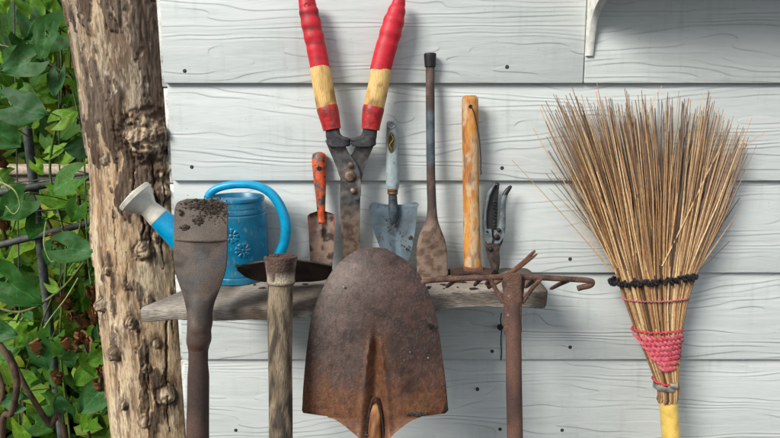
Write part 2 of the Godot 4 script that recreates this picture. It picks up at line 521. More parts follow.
# ---------------------------------------------------------------- the dead trunk at the corner
func build_trunk() -> void:
	var t := thing("dead_tree_trunk", "bare dead tree trunk with knots and peeling bark beside the wall", "tree trunk", Vector3(-0.455, 0, -0.095))
	var c := Vector3(-0.455, 0, -0.095)
	var knobs := []
	for q in [[Vector3(-0.4121, 1.356, 0.012), 0.030, 0.036, 1], [Vector3(-0.3899, 1.3102, -0.01), 0.018, 0.022, 1], [Vector3(-0.4349, 1.3891, 0), 0.008, 0.010, 1], [Vector3(-0.4306, 1.1589, 0.008), 0.020, 0.016, 0], [Vector3(-0.5122, 1.0505, -0.03), 0.014, 0.0125, 0], [Vector3(-0.4587, 1.0247, 0), 0.014, 0.011, 0], [Vector3(-0.4937, 0.9646, -0.01), 0.016, 0.0125, 0], [Vector3(-0.4396, 0.9364, 0.01), 0.011, 0.0085, 0], [Vector3(-0.4108, 0.8801, 0), 0.020, 0.0165, 0], [Vector3(-0.3982, 1.2606, 0), 0.015, 0.017, 1], [Vector3(-0.4235, 1.0653, 0.008), 0.006, 0.007, 0], [Vector3(-0.4514, 0.8292, 0.01), 0.009, 0.010, 0], [Vector3(-0.4055, 1.1842, 0), 0.009, 0.012, 1], [Vector3(-0.4942, 1.1204, -0.02), 0.008, 0.009, 0], [Vector3(-0.4639, 1.0944, 0), 0.006, 0.007, 0], [Vector3(-0.4201, 0.9825, 0), 0.007, 0.008, 0], [Vector3(-0.4883, 0.864, 0), 0.008, 0.009, 0], [Vector3(-0.488, 1.3163, -0.02), 0.006, 0.008, 0]]:
		var w: Vector3 = q[0] - c
		knobs.append([atan2(w.x, w.z), q[0].y, q[1], q[2], q[3]])
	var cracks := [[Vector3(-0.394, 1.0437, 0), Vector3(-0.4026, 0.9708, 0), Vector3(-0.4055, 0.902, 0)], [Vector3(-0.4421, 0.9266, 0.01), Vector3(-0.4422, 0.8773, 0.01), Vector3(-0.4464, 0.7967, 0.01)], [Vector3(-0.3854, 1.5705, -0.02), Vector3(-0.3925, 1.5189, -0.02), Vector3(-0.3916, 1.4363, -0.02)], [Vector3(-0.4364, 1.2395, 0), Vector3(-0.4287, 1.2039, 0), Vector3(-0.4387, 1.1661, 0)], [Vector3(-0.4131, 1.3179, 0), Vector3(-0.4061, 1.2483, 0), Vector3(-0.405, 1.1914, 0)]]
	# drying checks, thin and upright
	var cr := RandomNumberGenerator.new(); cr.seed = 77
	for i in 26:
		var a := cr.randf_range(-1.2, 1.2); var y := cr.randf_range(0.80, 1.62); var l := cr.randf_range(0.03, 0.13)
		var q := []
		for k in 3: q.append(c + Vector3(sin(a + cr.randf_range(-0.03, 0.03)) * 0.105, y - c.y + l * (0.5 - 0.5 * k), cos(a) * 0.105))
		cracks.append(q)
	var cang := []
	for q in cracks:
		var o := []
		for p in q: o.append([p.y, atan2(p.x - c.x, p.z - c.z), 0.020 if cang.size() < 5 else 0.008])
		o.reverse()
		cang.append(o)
	var ys := []
	for i in 40: ys.append(0.0 + 0.74 * i / 40.0)
	for i in 560: ys.append(0.74 + 0.90 * i / 560.0)
	for i in 41: ys.append(1.64 + 1.3 * i / 40.0)
	var angs := []
	for i in 256: angs.append(-1.75 + 3.5 * i / 256.0)
	for i in 40: angs.append(1.75 + (TAU - 3.5) * i / 40.0)
	var rings := []
	var info := {}
	var tone := PackedColorArray()
	for y in ys:
		var ring := PackedVector3Array()
		var cx: float = c.x - 0.020 * sm(1.45, 1.75, y) + 0.006 * sin(y * 5.0)
		for a in angs:
			var dir := Vector3(sin(a), 0, cos(a))
			var p: Vector3 = Vector3(cx, y, c.z) + dir * 0.103
			var r: float = 0.103 + 0.010 * sm(1.3, 1.62, y)
			var low := nz(Vector3(p.x, p.y * 0.35, p.z), 9.0)
			var streak := nz(Vector3(p.x, p.y * 0.07, p.z), 48.0)
			var fine := nz(Vector3(p.x, p.y * 0.16, p.z), 150.0)
			r += 0.0045 * low + 0.0016 * streak + 0.0005 * fine
			# bark that is left stands proud of the wood; there is more of it higher up
			var hbias := lerpf(-0.26, 0.06, sm(1.0, 1.5, y)) + 0.25 * sm(-0.9, -1.5, a)
			var bk := nz(Vector3(p.x + 3.0, p.y * 0.28, p.z), 19.0) + 0.5 * nz(Vector3(p.x, p.y * 0.26, p.z + 7.0), 70.0) + hbias
			var bark := sm(0.06, 0.13, bk)
			r += 0.0032 * bark * (1.0 + 0.7 * fine)
			var knob := 0.0; var ring_ := 0.0; var halo := 0.0
			for q in knobs:
				var dx: float = (a - q[0]) * 0.103; var dy: float = y - q[1]
				if absf(dx) > q[3] * 2.4 or absf(dy) > q[3] * 4.2: continue
				var wob: float = 1.0 + 0.35 * nz(p + Vector3(q[1], 0, 0), 45.0)
				var d: float = sqrt(dx * dx + dy * dy * 0.85) / (q[3] * wob)
				var hgt: float = q[2] * 0.8 * (1.0 - sm(0.5, 1.08, d)) * (1.0 + (0.8 if q[4] == 1 else 0.45) * nz(p + Vector3(2.0, 5.0, 1.0), 44.0 if q[4] == 1 else 75.0))
				hgt -= q[2] * 0.16 * exp(-pow((d - 1.15) / 0.18, 2.0))
				r += hgt
				halo = maxf(halo, sm(2.3, 1.0, sqrt(dx * dx + dy * dy * 0.3) / q[3]))
				knob = maxf(knob, 1.0 - sm(0.6, 1.2, d)); ring_ = maxf(ring_, exp(-pow((d - 1.05) / 0.25, 2.0)))
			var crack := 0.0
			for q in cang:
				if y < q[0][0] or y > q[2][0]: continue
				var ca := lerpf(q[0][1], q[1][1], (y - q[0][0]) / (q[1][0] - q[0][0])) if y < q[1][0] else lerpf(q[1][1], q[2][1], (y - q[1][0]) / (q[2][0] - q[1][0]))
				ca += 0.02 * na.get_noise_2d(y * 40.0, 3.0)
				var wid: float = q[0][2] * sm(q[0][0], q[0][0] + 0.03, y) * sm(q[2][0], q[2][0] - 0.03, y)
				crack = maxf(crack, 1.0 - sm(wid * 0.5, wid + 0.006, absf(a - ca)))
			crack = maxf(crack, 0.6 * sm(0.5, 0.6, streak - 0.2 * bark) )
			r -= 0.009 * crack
			ring.append(Vector3(cx, y, c.z) + dir * r)
			var wood := rgb(204, 176, 140).lerp(rgb(224, 204, 172), sm(-0.2, 0.35, low))
			wood = wood.lerp(rgb(146, 116, 86), 0.8 * sm(0.05, 0.45, streak + 0.3 * fine))
			wood = wood.lerp(rgb(150, 140, 128), 0.75 * sm(1.1, 1.5, y) * sm(-0.35, 0.2, nz(Vector3(p.x, p.y * 0.25, p.z + 4.0), 20.0)))
			var dark := rgb(70, 54, 44).lerp(rgb(118, 104, 92), sm(-0.2, 0.35, fine + low))
			wood = wood.lerp(rgb(120, 92, 68), 0.7 * sm(0.0, 0.35, nz(Vector3(p.x, p.y * 0.2, p.z + 2.0), 34.0)))
			wood = wood.lerp(dark, bark * 0.88)
			wood = wood.lerp(rgb(206, 184, 156).lerp(rgb(108, 88, 72), sm(0.0, 0.4, nz(p, 90.0))), knob * 0.92)
			wood = wood.lerp(rgb(82, 62, 48), minf(ring_ * 0.7 + 0.75 * halo * sm(-0.15, 0.2, streak + fine), 0.9))
			wood = wood.lerp(rgb(44, 32, 24), crack * 0.85)  # shade deep in the cracks is painted into the colour as well
			wood = wood.lerp(rgb(92, 74, 60), 0.55 * sm(0.12, 0.34, nz(Vector3(p.x, p.y * 0.22, p.z + 9.0), 170.0) + 0.25 * low))
			wood = wood.lerp(rgb(222, 208, 184), 0.5 * sm(0.16, 0.36, nz(Vector3(p.x + 5.0, p.y * 0.2, p.z), 140.0)) * (1.0 - bark))
			tone.append(wood)
		rings.append(ring)
	var at := [0]
	var b := Buf.new()
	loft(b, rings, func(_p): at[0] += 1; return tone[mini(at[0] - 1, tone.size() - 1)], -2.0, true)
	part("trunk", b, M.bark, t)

# ---------------------------------------------------------------- the shelf and what stands on it
func shelf_top(x: float) -> float:
	return lerpf(1.1235, 1.1290, clampf((x + 0.30) / 0.50, 0, 1.1))

func build_shelf() -> void:
	var t := thing("plank_shelf", "weathered grey driftwood plank shelf with a pointed left end", "shelf", Vector3(-0.07, 1.09, 0.10))
	var b := Buf.new()
	var rings := []
	var n := 170
	for i in n + 1:
		var x := lerpf(-0.3545, 0.2470, float(i) / n)
		var top := shelf_top(x) + 0.002 * nz(Vector3(x, 1, 0), 18.0)
		var th := lerpf(0.0200, 0.0290, sm(-0.25, 0.05, x)) + 0.004 * nz(Vector3(x, 5, 0), 9.0)
		var front := lerpf(0.212, 0.146, sm(-0.22, 0.12, x)) + 0.004 * nz(Vector3(x, 0, 0), 14.0)
		# the left end is cut to a slant, the right one is worn round
		var back := lerpf(0.206, 0.0125, clampf((x + 0.3545) / 0.066, 0, 1))
		var e := sm(0.2475, 0.238, x)
		e = sqrt(maxf(e, 0.02))
		front = lerpf(0.125, front, e)
		var mid := top - th * 0.5
		var h := th * 0.5 * lerpf(0.62, 1.0, e)
		var bot := mid - h; var tp := mid + h
		rings.append(PackedVector3Array([Vector3(x, tp, back), Vector3(x, tp + 0.0005, lerpf(back, front, 0.5)), Vector3(x, tp, front - 0.004), Vector3(x, tp - 0.0015, front - 0.001), Vector3(x, lerpf(bot, tp, 0.66), front + 0.0012 * nz(Vector3(x, 2, 1), 30)), Vector3(x, lerpf(bot, tp, 0.33), front - 0.001 + 0.0015 * nz(Vector3(x, 4, 1), 30)), Vector3(x, bot + 0.002, front - 0.002), Vector3(x, bot, front - 0.006), Vector3(x, bot, back)]))
	loft(b, rings, func(p): return rgb(156, 148, 138).lerp(rgb(192, 186, 176), sm(-0.3, 0.4, nz(Vector3(p.x * 0.2, p.y * 4.0, p.z * 2.0), 9.0))).lerp(rgb(92, 80, 70), 0.85 * sm(0.05, 0.42, nz(Vector3(p.x * 0.6, p.y, p.z + 4.0), 11.0))).lerp(rgb(88, 76, 66), sm(0.205, 0.235, p.x) * 0.85), 0.7)
	part("plank", b, M.wood_along, t)
	for q in [[-0.30, 0.030], [-0.05, 0.025], [0.16, 0.03]]:
		b = Buf.new()
		lathe(b, Vector3(q[0], shelf_top(q[0]) - 0.0008, q[1]), Vector3.UP, [[0.0034, -0.002], [0.0034, 0.0006], [0.0026, 0.0012], [0.0, 0.0014]], 10, rgb(70, 56, 48))
		part("nail", b, M.rust, t)

func build_bracket() -> void:
	var t := thing("overhead_shelf", "overhead shelf held by the curved white bracket at the top edge", "shelf", Vector3(0.6, 1.66, 0.01))
	var prof := [[1.490, 0.014], [1.515, 0.017], [1.540, 0.023], [1.555, 0.034], [1.568, 0.056], [1.585, 0.088], [1.605, 0.125], [1.625, 0.150], [1.645, 0.175], [1.660, 0.185]]
	var b := Buf.new()
	var rings := []
	for j in 28:
		var y := lerpf(1.490, 1.660, j / 27.0)
		var z := 0.0
		for k in prof.size() - 1:
			if y >= prof[k][0]: z = lerpf(prof[k][1], prof[k + 1][1], clampf((y - prof[k][0]) / (prof[k + 1][0] - prof[k][0]), 0, 1))
		rings.append(PackedVector3Array([Vector3(0.3225, y, 0.0), Vector3(0.3225, y, z - 0.0012), Vector3(0.3237, y, z), Vector3(0.3333, y, z), Vector3(0.3345, y, z - 0.0012), Vector3(0.3345, y, 0.0)]))
	loft(b, rings, rgb(232, 231, 222), 0.5)
	part("curved_bracket", b, M.grip, t)
	b = Buf.new()
	bevel_box(b, Vector3(0.285, 1.6605, 0.0125), Vector3(1.55, 1.682, 0.205), 0.002, rgb(200, 198, 190))
	part("board", b, M.old_paint, t)

func build_watering_can() -> void:
	var c := Vector3(-0.2538, 1.1089, 0.059)
	c.y = shelf_top(c.x) + 0.0005
	var t := thing("watering_can", "blue plastic watering can with daisy reliefs and pale sprinkler head", "watering can", c)
	var blue := rgb(4, 116, 152)
	var b := Buf.new()
	var H := 0.138
	var flowers := []
	for q in [[Vector3(-0.2315, 1.1832, 0.108), 0.0125], [Vector3(-0.2503, 1.2073, 0.107), 0.0125]]:
		var w: Vector3 = q[0] - c
		flowers.append([atan2(w.x, w.z), w.y, q[1]])
	var rings := []
	var ny := 150; var na_ := 300
	for j in ny + 1:
		var y := H * j / ny
		var ring := PackedVector3Array()
		var s := float(j) / ny
		var r0 := 0.0462 + 0.0042 * sin(PI * (0.12 + 0.76 * s)) - 0.002 * sm(0.8, 1.0, s)
		r0 -= 0.0012 * exp(-pow((y - 0.0125) / 0.0010, 2)) + 0.0012 * exp(-pow((y - 0.113) / 0.0009, 2)) + 0.0008 * exp(-pow((y - 0.122) / 0.0007, 2))
		r0 -= 0.003 * sm(0.0015, 0.0, y)
		r0 += 0.0012 * sm(H - 0.006, H - 0.004, y)
		for i in na_:
			var a := TAU * i / na_
			var d := 0.0
			for f in flowers:
				var dx: float = wrapf(a - f[0], -PI, PI) * 0.049; var dy: float = y - f[1]
				var rr := sqrt(dx * dx + dy * dy)
				if rr > f[2]: continue
				var th := atan2(dy, dx)
				var pet: float = sm(0.15, 0.5, 0.5 + 0.5 * cos(th * 9.0)) * sm(f[2], f[2] * 0.88, rr) * sm(f[2] * 0.30, f[2] * 0.42, rr)
				d = maxf(d, pet * 0.0016)
				d = maxf(d, 0.0015 * sm(f[2] * 0.24, f[2] * 0.14, rr))
			ring.append(c + Vector3(sin(a) * (r0 + d), y, cos(a) * (r0 + d)))
		rings.append(ring)
	# rolled rim and the inside, open behind and half covered in front
	for q in [[0.0452, H + 0.0012], [0.0440, H], [0.0438, H - 0.03], [0.0436, 0.004], [0.0005, 0.003]]:
		rings.append(circle(c + Vector3(0, q[1], 0), Vector3(0, 0, q[0]), Vector3(q[0], 0, 0), na_))
	loft(b, rings, func(p): return blue.lerp(rgb(96, 140, 150), 0.16 * sm(0.0, 0.4, nz(p, 26.0) + 0.35 * sm(c.y + 0.03, c.y, p.y))).lerp(rgb(150, 150, 140), 0.35 * sm(0.36, 0.46, nz(Vector3(p.x, p.y * 0.4, p.z), 120.0))), 0.4)
	part("body", b, M.plastic, t)
	# the front of the top is closed; water goes in through the slit behind
	b = Buf.new()
	var lid_lo := PackedVector3Array(); var lid_hi := PackedVector3Array()
	for i in 40:
		var a := PI * (-0.50 + 1.00 * i / 39.0)
		lid_lo.append(c + Vector3(sin(a) * 0.0442, H - 0.0035, cos(a) * 0.0442)); lid_hi.append(c + Vector3(sin(a) * 0.0442, H - 0.0012, cos(a) * 0.0442))
	loft(b, [lid_lo, lid_hi], rgb(10, 122, 164), 0.5)
	part("half_lid", b, M.plastic, t)
	b = Buf.new()
	var hp := [Vector3(-0.2946, 1.2341, 0.06), Vector3(-0.2986, 1.2508, 0.06), Vector3(-0.2961, 1.2657, 0.06), Vector3(-0.2824, 1.2764, 0.06), Vector3(-0.2593, 1.2822, 0.06), Vector3(-0.2331, 1.283, 0.06), Vector3(-0.2121, 1.2789, 0.06), Vector3(-0.1946, 1.2682, 0.06), Vector3(-0.1821, 1.2508, 0.06), Vector3(-0.1738, 1.2291, 0.06), Vector3(-0.1721, 1.2056, 0.06), Vector3(-0.177, 1.1818, 0.06), Vector3(-0.1885, 1.1613, 0.06), Vector3(-0.204, 1.1492, 0.06), Vector3(-0.2176, 1.1441, 0.06)]
	hp = spl(hp, 5)
	var rad := []
	for i in hp.size(): rad.append(lerpf(0.0064, 0.0088, sm(0.25, 0.75, float(i) / hp.size())))
	tube(b, hp, rad, 18, rgb(0, 158, 204), 1.0)
	part("handle", b, M.plastic, t)
	b = Buf.new()
	var s0 := Vector3(-0.3029, 1.1537, 0.064); var s1 := Vector3(-0.378, 1.2321, 0.072)
	var ax := (s1 - s0).normalized()
	lathe(b, s0, ax, [[0.0285, 0.0], [0.0250, 0.03], [0.0195, s0.distance_to(s1) - 0.02], [0.0170, s0.distance_to(s1)]], 40, rgb(0, 154, 204))
	part("spout", b, M.plastic, t)
	b = Buf.new()
	lathe(b, s1 - ax * 0.004, ax, [[0.0155, 0.0], [0.0178, 0.0005], [0.0178, 0.003], [0.0172, 0.006], [0.0150, 0.022], [0.0158, 0.024], [0.0285, 0.046], [0.0302, 0.047], [0.0302, 0.0535], [0.029, 0.0545], [0.0, 0.060]], 44, rgb(216, 210, 194), 0.75)
	var rose := part("sprinkler_head", b, M.grip, t)
	b = Buf.new()
	for i in 26:
		var rr := 0.025 * sqrt((i + 0.5) / 26.0); var a := i * 2.399
		var x := Vector3.UP.cross(ax).normalized(); var y := ax.cross(x)
		var p := s1 + ax * (0.0562 - 0.0055 * rr / 0.029) + (x * cos(a) + y * sin(a)) * rr
		lathe(b, p - ax * 0.001, ax, [[0.0009, 0.0], [0.0009, 0.0014], [0.0, 0.0015]], 6, rgb(40, 40, 40))
	var holes := part("spray_holes", b, M.black_rubber, rose)
	holes.set_meta("kind", "stuff")

func soil_on(parent: Node3D, spots: Array, n: int, seed_: int) -> void:
	# crumbs of dried earth that stick to the metal: spots are [centre, half width, half height, size]
	var r := RandomNumberGenerator.new(); r.seed = seed_
	var b := Buf.new()
	for q in spots:
		for i in int(n * q[4] if q.size() > 4 else n):
			var g := Vector3(r.randfn(0, 0.5), r.randfn(0, 0.5), r.randf_range(-0.3, 0.6))
			var s: float = q[3] * r.randf_range(0.35, 1.15)
			lump(b, q[0] + Vector3(g.x * q[1], g.y * q[2], g.z * s * 0.6), Vector3(s, s * r.randf_range(0.5, 1.0), s * 0.6), 260.0, rgb(112, 98, 84).lerp(rgb(66, 54, 46), r.randf()), 5)
	var o := part("dried_soil", b, M.soil, parent)
	o.set_meta("kind", "stuff")

func build_flat_hoe() -> void:
	var t := thing("flat_hoe", "soil caked flat hoe with paddle blade in front of watering can", "hoe", Vector3(-0.23, 0, 0.41))
	var T := [[0.9509, -0.2847, -0.2535, 0.258], [1.0336, -0.2806, -0.2512, 0.2493], [1.0829, -0.2793, -0.2492, 0.244], [1.0857, -0.2799, -0.248, 0.2437], [1.1038, -0.2792, -0.2468, 0.2417], [1.1108, -0.2788, -0.2452, 0.241], [1.1289, -0.2788, -0.2442, 0.239], [1.1427, -0.281, -0.2409, 0.2375], [1.1566, -0.2845, -0.2354, 0.236], [1.1704, -0.289, -0.2301, 0.2345], [1.1841, -0.2928, -0.2257, 0.233], [1.1978, -0.2943, -0.2233, 0.2315], [1.221, -0.2939, -0.2217, 0.2289], [1.2482, -0.2929, -0.2209, 0.2259], [1.2685, -0.2916, -0.221, 0.2237], [1.2753, -0.2896, -0.2225, 0.2229], [1.2807, -0.2847, -0.2278, 0.2223], [1.2834, -0.2765, -0.2359, 0.222]]
	# below the picture the tube runs on to the ground
	var y1: float = T[0][0]
	T.push_front([0.01, -0.246, -0.216, 0.41])
	var b := Buf.new()
	var flat := func(s, y, hw):
		var k := sm(1.110, 1.160, y)       # 0 round socket, 1 flat blade
		var rd: float = sqrt(maxf(0.0, 1.0 - s * s)) * hw
		var bow: float = 0.007 * (1.0 - s * s) * sm(1.28, 1.17, y)
		return Vector2(lerpf(rd, 0.0026 + bow, k), lerpf(-rd, -0.0026 + bow * 0.7, k))
	upright(b, T, 130, 18, flat, func(p):
		var dust := sm(1.2262, 1.2295, p.y)
		var c := rgb(118, 107, 98).lerp(rgb(84, 76, 71), sm(-0.2, 0.3, nz(p, 22.0)))
		c = c.lerp(rgb(104, 106, 110), 0.75 * sm(0.0, 0.3, nz(p + Vector3(4, 0, 0), 26.0)) * sm(1.13, 1.20, p.y))
		c = c.lerp(rgb(130, 120, 108), dust * (0.6 + 0.25 * nz(p, 60.0)))
		return c.lerp(rgb(110, 76, 62), 0.7 * sm(1.13, 1.07, p.y)), 0.72, 1.08, -1.0)
	part("blade", b, M.worn_iron, t)
	b = Buf.new()
	upright(b, T, 60, 16, func(s, y, hw): return Vector2(1, -1) * hw * 0.95 * sqrt(maxf(0.0, 1.0 - s * s)), func(p): return rgb(104, 82, 72).lerp(rgb(78, 62, 56), sm(-0.2, 0.3, nz(p, 16.0))), 0.6, 0.01, 1.092)
	part("handle", b, M.rust, t)
	# the weld across the blade
	b = Buf.new()
	var wl := []
	var w0 := Vector3(-0.2919, 1.2279, 0.231); var w1 := Vector3(-0.221, 1.2279, 0.231)
	for i in 25: wl.append(w0.lerp(w1, i / 24.0) + Vector3(0, 0.0006 * nz(Vector3(i * 0.3, 0, 0), 1.0), 0.0085 * (1.0 - pow(i / 12.0 - 1.0, 2.0)) * 0.75 - 0.0005))
	tube(b, wl, 0.0009, 6, rgb(92, 76, 66))
	part("weld_seam", b, M.rust, t)
	soil_on(t, [[Vector3(-0.2485, 1.2759, 0.2265), 0.028, 0.009, 0.0014, 8.0], [Vector3(-0.2405, 1.2678, 0.2275), 0.022, 0.012, 0.0014, 5.0], [Vector3(-0.2584, 1.2544, 0.229), 0.007, 0.005, 0.0030, 0.6], [Vector3(-0.2789, 1.2449, 0.23), 0.006, 0.004, 0.0030, 0.5], [Vector3(-0.282, 1.2653, 0.229), 0.003, 0.003, 0.0022, 0.2], [Vector3(-0.2744, 1.223, 0.2315), 0.004, 0.006, 0.0014, 0.2], [Vector3(-0.2377, 1.2612, 0.229), 0.024, 0.020, 0.0010, 2.0]], 40, 21)

func build_half_moon_hoe() -> void:
	var t := thing("half_moon_hoe", "rusty hoe with dark half moon blade on pale worn wooden handle", "hoe", Vector3(-0.134, 0, 0.42))
	# handle
	var T := [[0.9533, -0.1684, -0.1355, 0.262], [1.0058, -0.1682, -0.1356, 0.2533], [1.0609, -0.1688, -0.136, 0.2441], [1.1021, -0.1692, -0.1353, 0.2372], [1.1432, -0.1696, -0.1347, 0.2304], [1.1692, -0.1689, -0.1335, 0.226]]
	T.push_front([0.01, -0.150, -0.117, 0.42])
	var b := Buf.new()
	upright(b, T, 120, 18, round_sec(), func(p):
		var q := Vector3(p.x, p.y * 0.22, p.z)
		var c := rgb(162, 148, 124).lerp(rgb(122, 108, 90), sm(-0.2, 0.3, nz(q, 70.0)))
		return c.lerp(rgb(58, 52, 46), 0.85 * sm(0.04, 0.24, nz(q + Vector3(2, 0, 0), 62.0) + 0.16 * sm(1.06, 1.0, p.y) + 2.0 * (p.x + 0.136))), 0.6)
	part("handle", b, M.wood_up_grey, t)
	# ring
	b = Buf.new()
	var c0 := Vector3(-0.151, 1.1664, 0.226)
	lathe(b, c0, Vector3(0.0, 1, -0.10), [[0.0165, 0.0], [0.0193, -0.001], [0.0197, 0.003], [0.0190, 0.006], [0.0202, 0.018], [0.0221, 0.031], [0.0231, 0.0345], [0.0227, 0.037], [0.0196, 0.0385], [0.0182, 0.035], [0.0178, 0.032]], 36, func(p):
		var k := nz(p, 55.0)
		return rgb(112, 92, 80).lerp(rgb(84, 66, 58), sm(-0.2, 0.3, nz(p, 30.0))).lerp(rgb(206, 198, 174), sm(0.02, 0.10, k) * sm(c0.y + 0.0345, c0.y + 0.027, p.y) * sm(c0.y + 0.001, c0.y + 0.006, p.y)), 0.6)
	part("ring", b, M.rough_rust, t)
	b = Buf.new()
	for q in [[-0.010, 0.2], [0.004, -0.3], [0.012, 0.1]]:
		var w := c0 + Vector3(q[0] * 0.9, 0.0355, -0.002)
		bevel_box(b, w + Vector3(-0.007, -0.006, -0.004), w + Vector3(0.007, 0.0035 + q[1] * 0.004, 0.004), 0.001, rgb(92, 66, 56))
	part("wedge", b, M.rough_rust, t)
	# half moon blade behind the ring: its upper edge leans forward, so that the face seen is in its own shade
	b = Buf.new()
	var rings := []
	var n := 44
	var a0 := Vector3(-0.2194, 1.1835, 0.205); var a1 := Vector3(-0.0862, 1.1768, 0.172)
	var top := Vector3(-0.1539, 1.1952, 0.205)
	for i in n + 1:
		var s := -1.0 + 2.0 * i / n
		var x := lerpf(a0.x, a1.x, i / float(n))
		var up := lerpf(a0.y, a1.y, i / float(n)) + (top.y - a0.y) * (1.0 - pow(absf(s), 1.6)) * 0.8
		var deep := 0.012 + 0.094 * sqrt(maxf(0.0, 1.0 - pow(absf(s), 2.6)))
		var ring := PackedVector3Array()
		var dirv := Vector3(0, -0.55, -0.835)
		var nn := Vector3(0, -0.835, 0.55)
		for k in 7:
			var f := k / 6.0
			ring.append(Vector3(x, up, 0.205 - 0.033 * maxf(s, 0.0)) + dirv * deep * f - nn * (0.006 * sin(PI * f) + 0.010 * (1.0 - s * s) * 0.4) + nn * 0.0011)
		for k in 7:
			var f := 1.0 - k / 6.0
			ring.append(Vector3(x, up, 0.205 - 0.033 * maxf(s, 0.0)) + dirv * deep * f - nn * (0.006 * sin(PI * f) + 0.010 * (1.0 - s * s) * 0.4) - nn * 0.0011)
		rings.append(ring)
	loft(b, rings, func(p): return rgb(96, 82, 72).lerp(rgb(58, 48, 42), sm(-0.2, 0.3, nz(p, 25.0))), 0.5)
	part("blade", b, M.rust, t)

func build_shovel() -> void:
	var t := thing("round_point_shovel", "rusty brown round point shovel standing blade up in front of shelf", "shovel", Vector3(-0.02, 0, 0.42))
	var T := [[0.9699, -0.126, 0.0797, 0.24], [0.9739, -0.1275, 0.0843, 0.2394], [0.9796, -0.1272, 0.0839, 0.2386], [1.0039, -0.1259, 0.0818, 0.2352], [1.0395, -0.1228, 0.0774, 0.2302], [1.075, -0.1186, 0.0725, 0.2252], [1.1103, -0.1125, 0.067, 0.2202], [1.1357, -0.1037, 0.0593, 0.2166], [1.1553, -0.0945, 0.0508, 0.2137], [1.1694, -0.0866, 0.0416, 0.2117], [1.182, -0.0767, 0.031, 0.2099], [1.1932, -0.064, 0.0176, 0.2083], [1.2002, -0.0549, 0.0063, 0.2073], [1.205, -0.0478, -0.0014, 0.2066], [1.2083, -0.038, -0.0084, 0.2062], [1.2094, -0.0295, -0.0169, 0.206]]
	var cx := func(y): return -0.0212 + 0.0 * y
	# depth of the groove that runs up from the socket, and of the dish
	var z_of := func(x, y, hw):
		var s: float = (x - cx.call(y)) / maxf(hw, 0.01)
		var k := sm(1.125, 0.945, y)
		var gw := lerpf(0.004, 0.0185, pow(k, 0.8))
		var q: float = (x - cx.call(y)) / gw
		var groove := 0.0
		if absf(q) < 1.5:
			groove = -0.0125 * sm(0.0, 0.35, k) * (1.0 - sm(0.0, 1.0, absf(q)))
			groove += 0.0030 * sm(0.0, 0.3, k) * exp(-pow((absf(q) - 1.12) / 0.22, 2))
		return groove - 0.015 * s * s - 0.010 * sm(1.14, 1.21, y) + 0.0012 * nz(Vector3(x, y, 0), 14.0)
	var colour := func(p):
		var q := nz(p, 9.0); var f := nz(p, 45.0); var g := nz(Vector3(p.x, p.y * 0.35, p.z), 210.0)
		var x: float = p.x - cx.call(p.y)
		var c := rgb(80, 65, 61).lerp(rgb(104, 86, 80), sm(-0.1, 0.3, q + 0.6 * f))
		c = c.lerp(rgb(96, 62, 54), 0.5 * sm(0.0, 0.06, x) * sm(-0.2, 0.3, f + q))
		c = c.lerp(rgb(134, 122, 116), 0.6 * sm(0.02, -0.08, x) * sm(1.06, 1.14, p.y))  # grey sheen on the upper left, painted into the colour
		var orange := sm(1.05, 0.975, p.y + 0.03 * q + 0.025 * f - 0.012)
		orange = maxf(orange, sm(0.024, 0.006, absf(x - 0.002)) * sm(1.125, 1.05, p.y))
		c = c.lerp(rgb(160, 106, 62).lerp(rgb(126, 80, 52), sm(-0.2, 0.3, f)), orange * (0.72 + 0.5 * f))
		c = c.lerp(rgb(50, 40, 38), 0.38 * sm(0.06, 0.34, g))
		c = c.lerp(rgb(158, 140, 126), 0.24 * sm(0.10, 0.36, nz(p + Vector3(7, 0, 0), 260.0)))
		# blackened patches near the right corner and along the right edge
		c = c.lerp(rgb(52, 36, 32), 0.7 * sm(0.0, 0.02, 0.026 + 0.018 * f - Vector2(x - 0.050, (p.y - 1.016) * 0.8).length()))
		c = c.lerp(rgb(34, 27, 26), 0.9 * sm(0.008, 0.0, 0.103 - x + 0.012 * f) * sm(1.06, 1.03, p.y))
		return c
	var b := Buf.new()
	var y_lo: float = T[0][0]; var y_hi: float = T[T.size() - 1][0]
	var rings := []
	var ny := 130; var m := 110
	for j in ny + 1:
		var y := lerpf(y_lo, y_hi, float(j) / ny)
		# rows close up towards the rounded end
		y = lerpf(y_lo, y_hi, sin(PI * 0.5 * j / ny) * 0.35 + 0.65 * j / ny)
		var xl := tab(T, y, 1); var xr := tab(T, y, 2); var z := tab(T, y, 3)
		var hw := (xr - xl) * 0.5
		var ring := PackedVector3Array(); var back := PackedVector3Array()
		for i in m + 1:
			var s := -cos(PI * i / m) * 0.5 + 0.5 * (-1.0 + 2.0 * i / m)
			var x := (xl + xr) * 0.5 + hw * s
			var d: float = z_of.call(x, y, maxf(hw, 0.05))
			ring.append(Vector3(x, y, z + d)); back.append(Vector3(x, y, z + d - 0.0022))
		back.reverse()
		ring.append_array(back)
		rings.append(ring)
	loft(b, rings, colour, 0.35)
	var blade := part("blade", b, M.worn_iron, t)
	# the two shoulders draw in below the step edges to the socket
	b = Buf.new()
	var S := [[0.928, -0.03, -0.0128, 0.2459], [0.9395, -0.0342, -0.01, 0.2443], [0.9466, -0.0449, 0, 0.2433], [0.9538, -0.0556, 0.01, 0.2423], [0.9596, -0.0641, 0.0185, 0.2415], [0.9653, -0.074, 0.0285, 0.2406], [0.9682, -0.0811, 0.0356, 0.2402], [0.9699, -0.0897, 0.0441, 0.24]]
	rings = []
	y_lo = S[0][0]; y_hi = S[S.size() - 1][0]
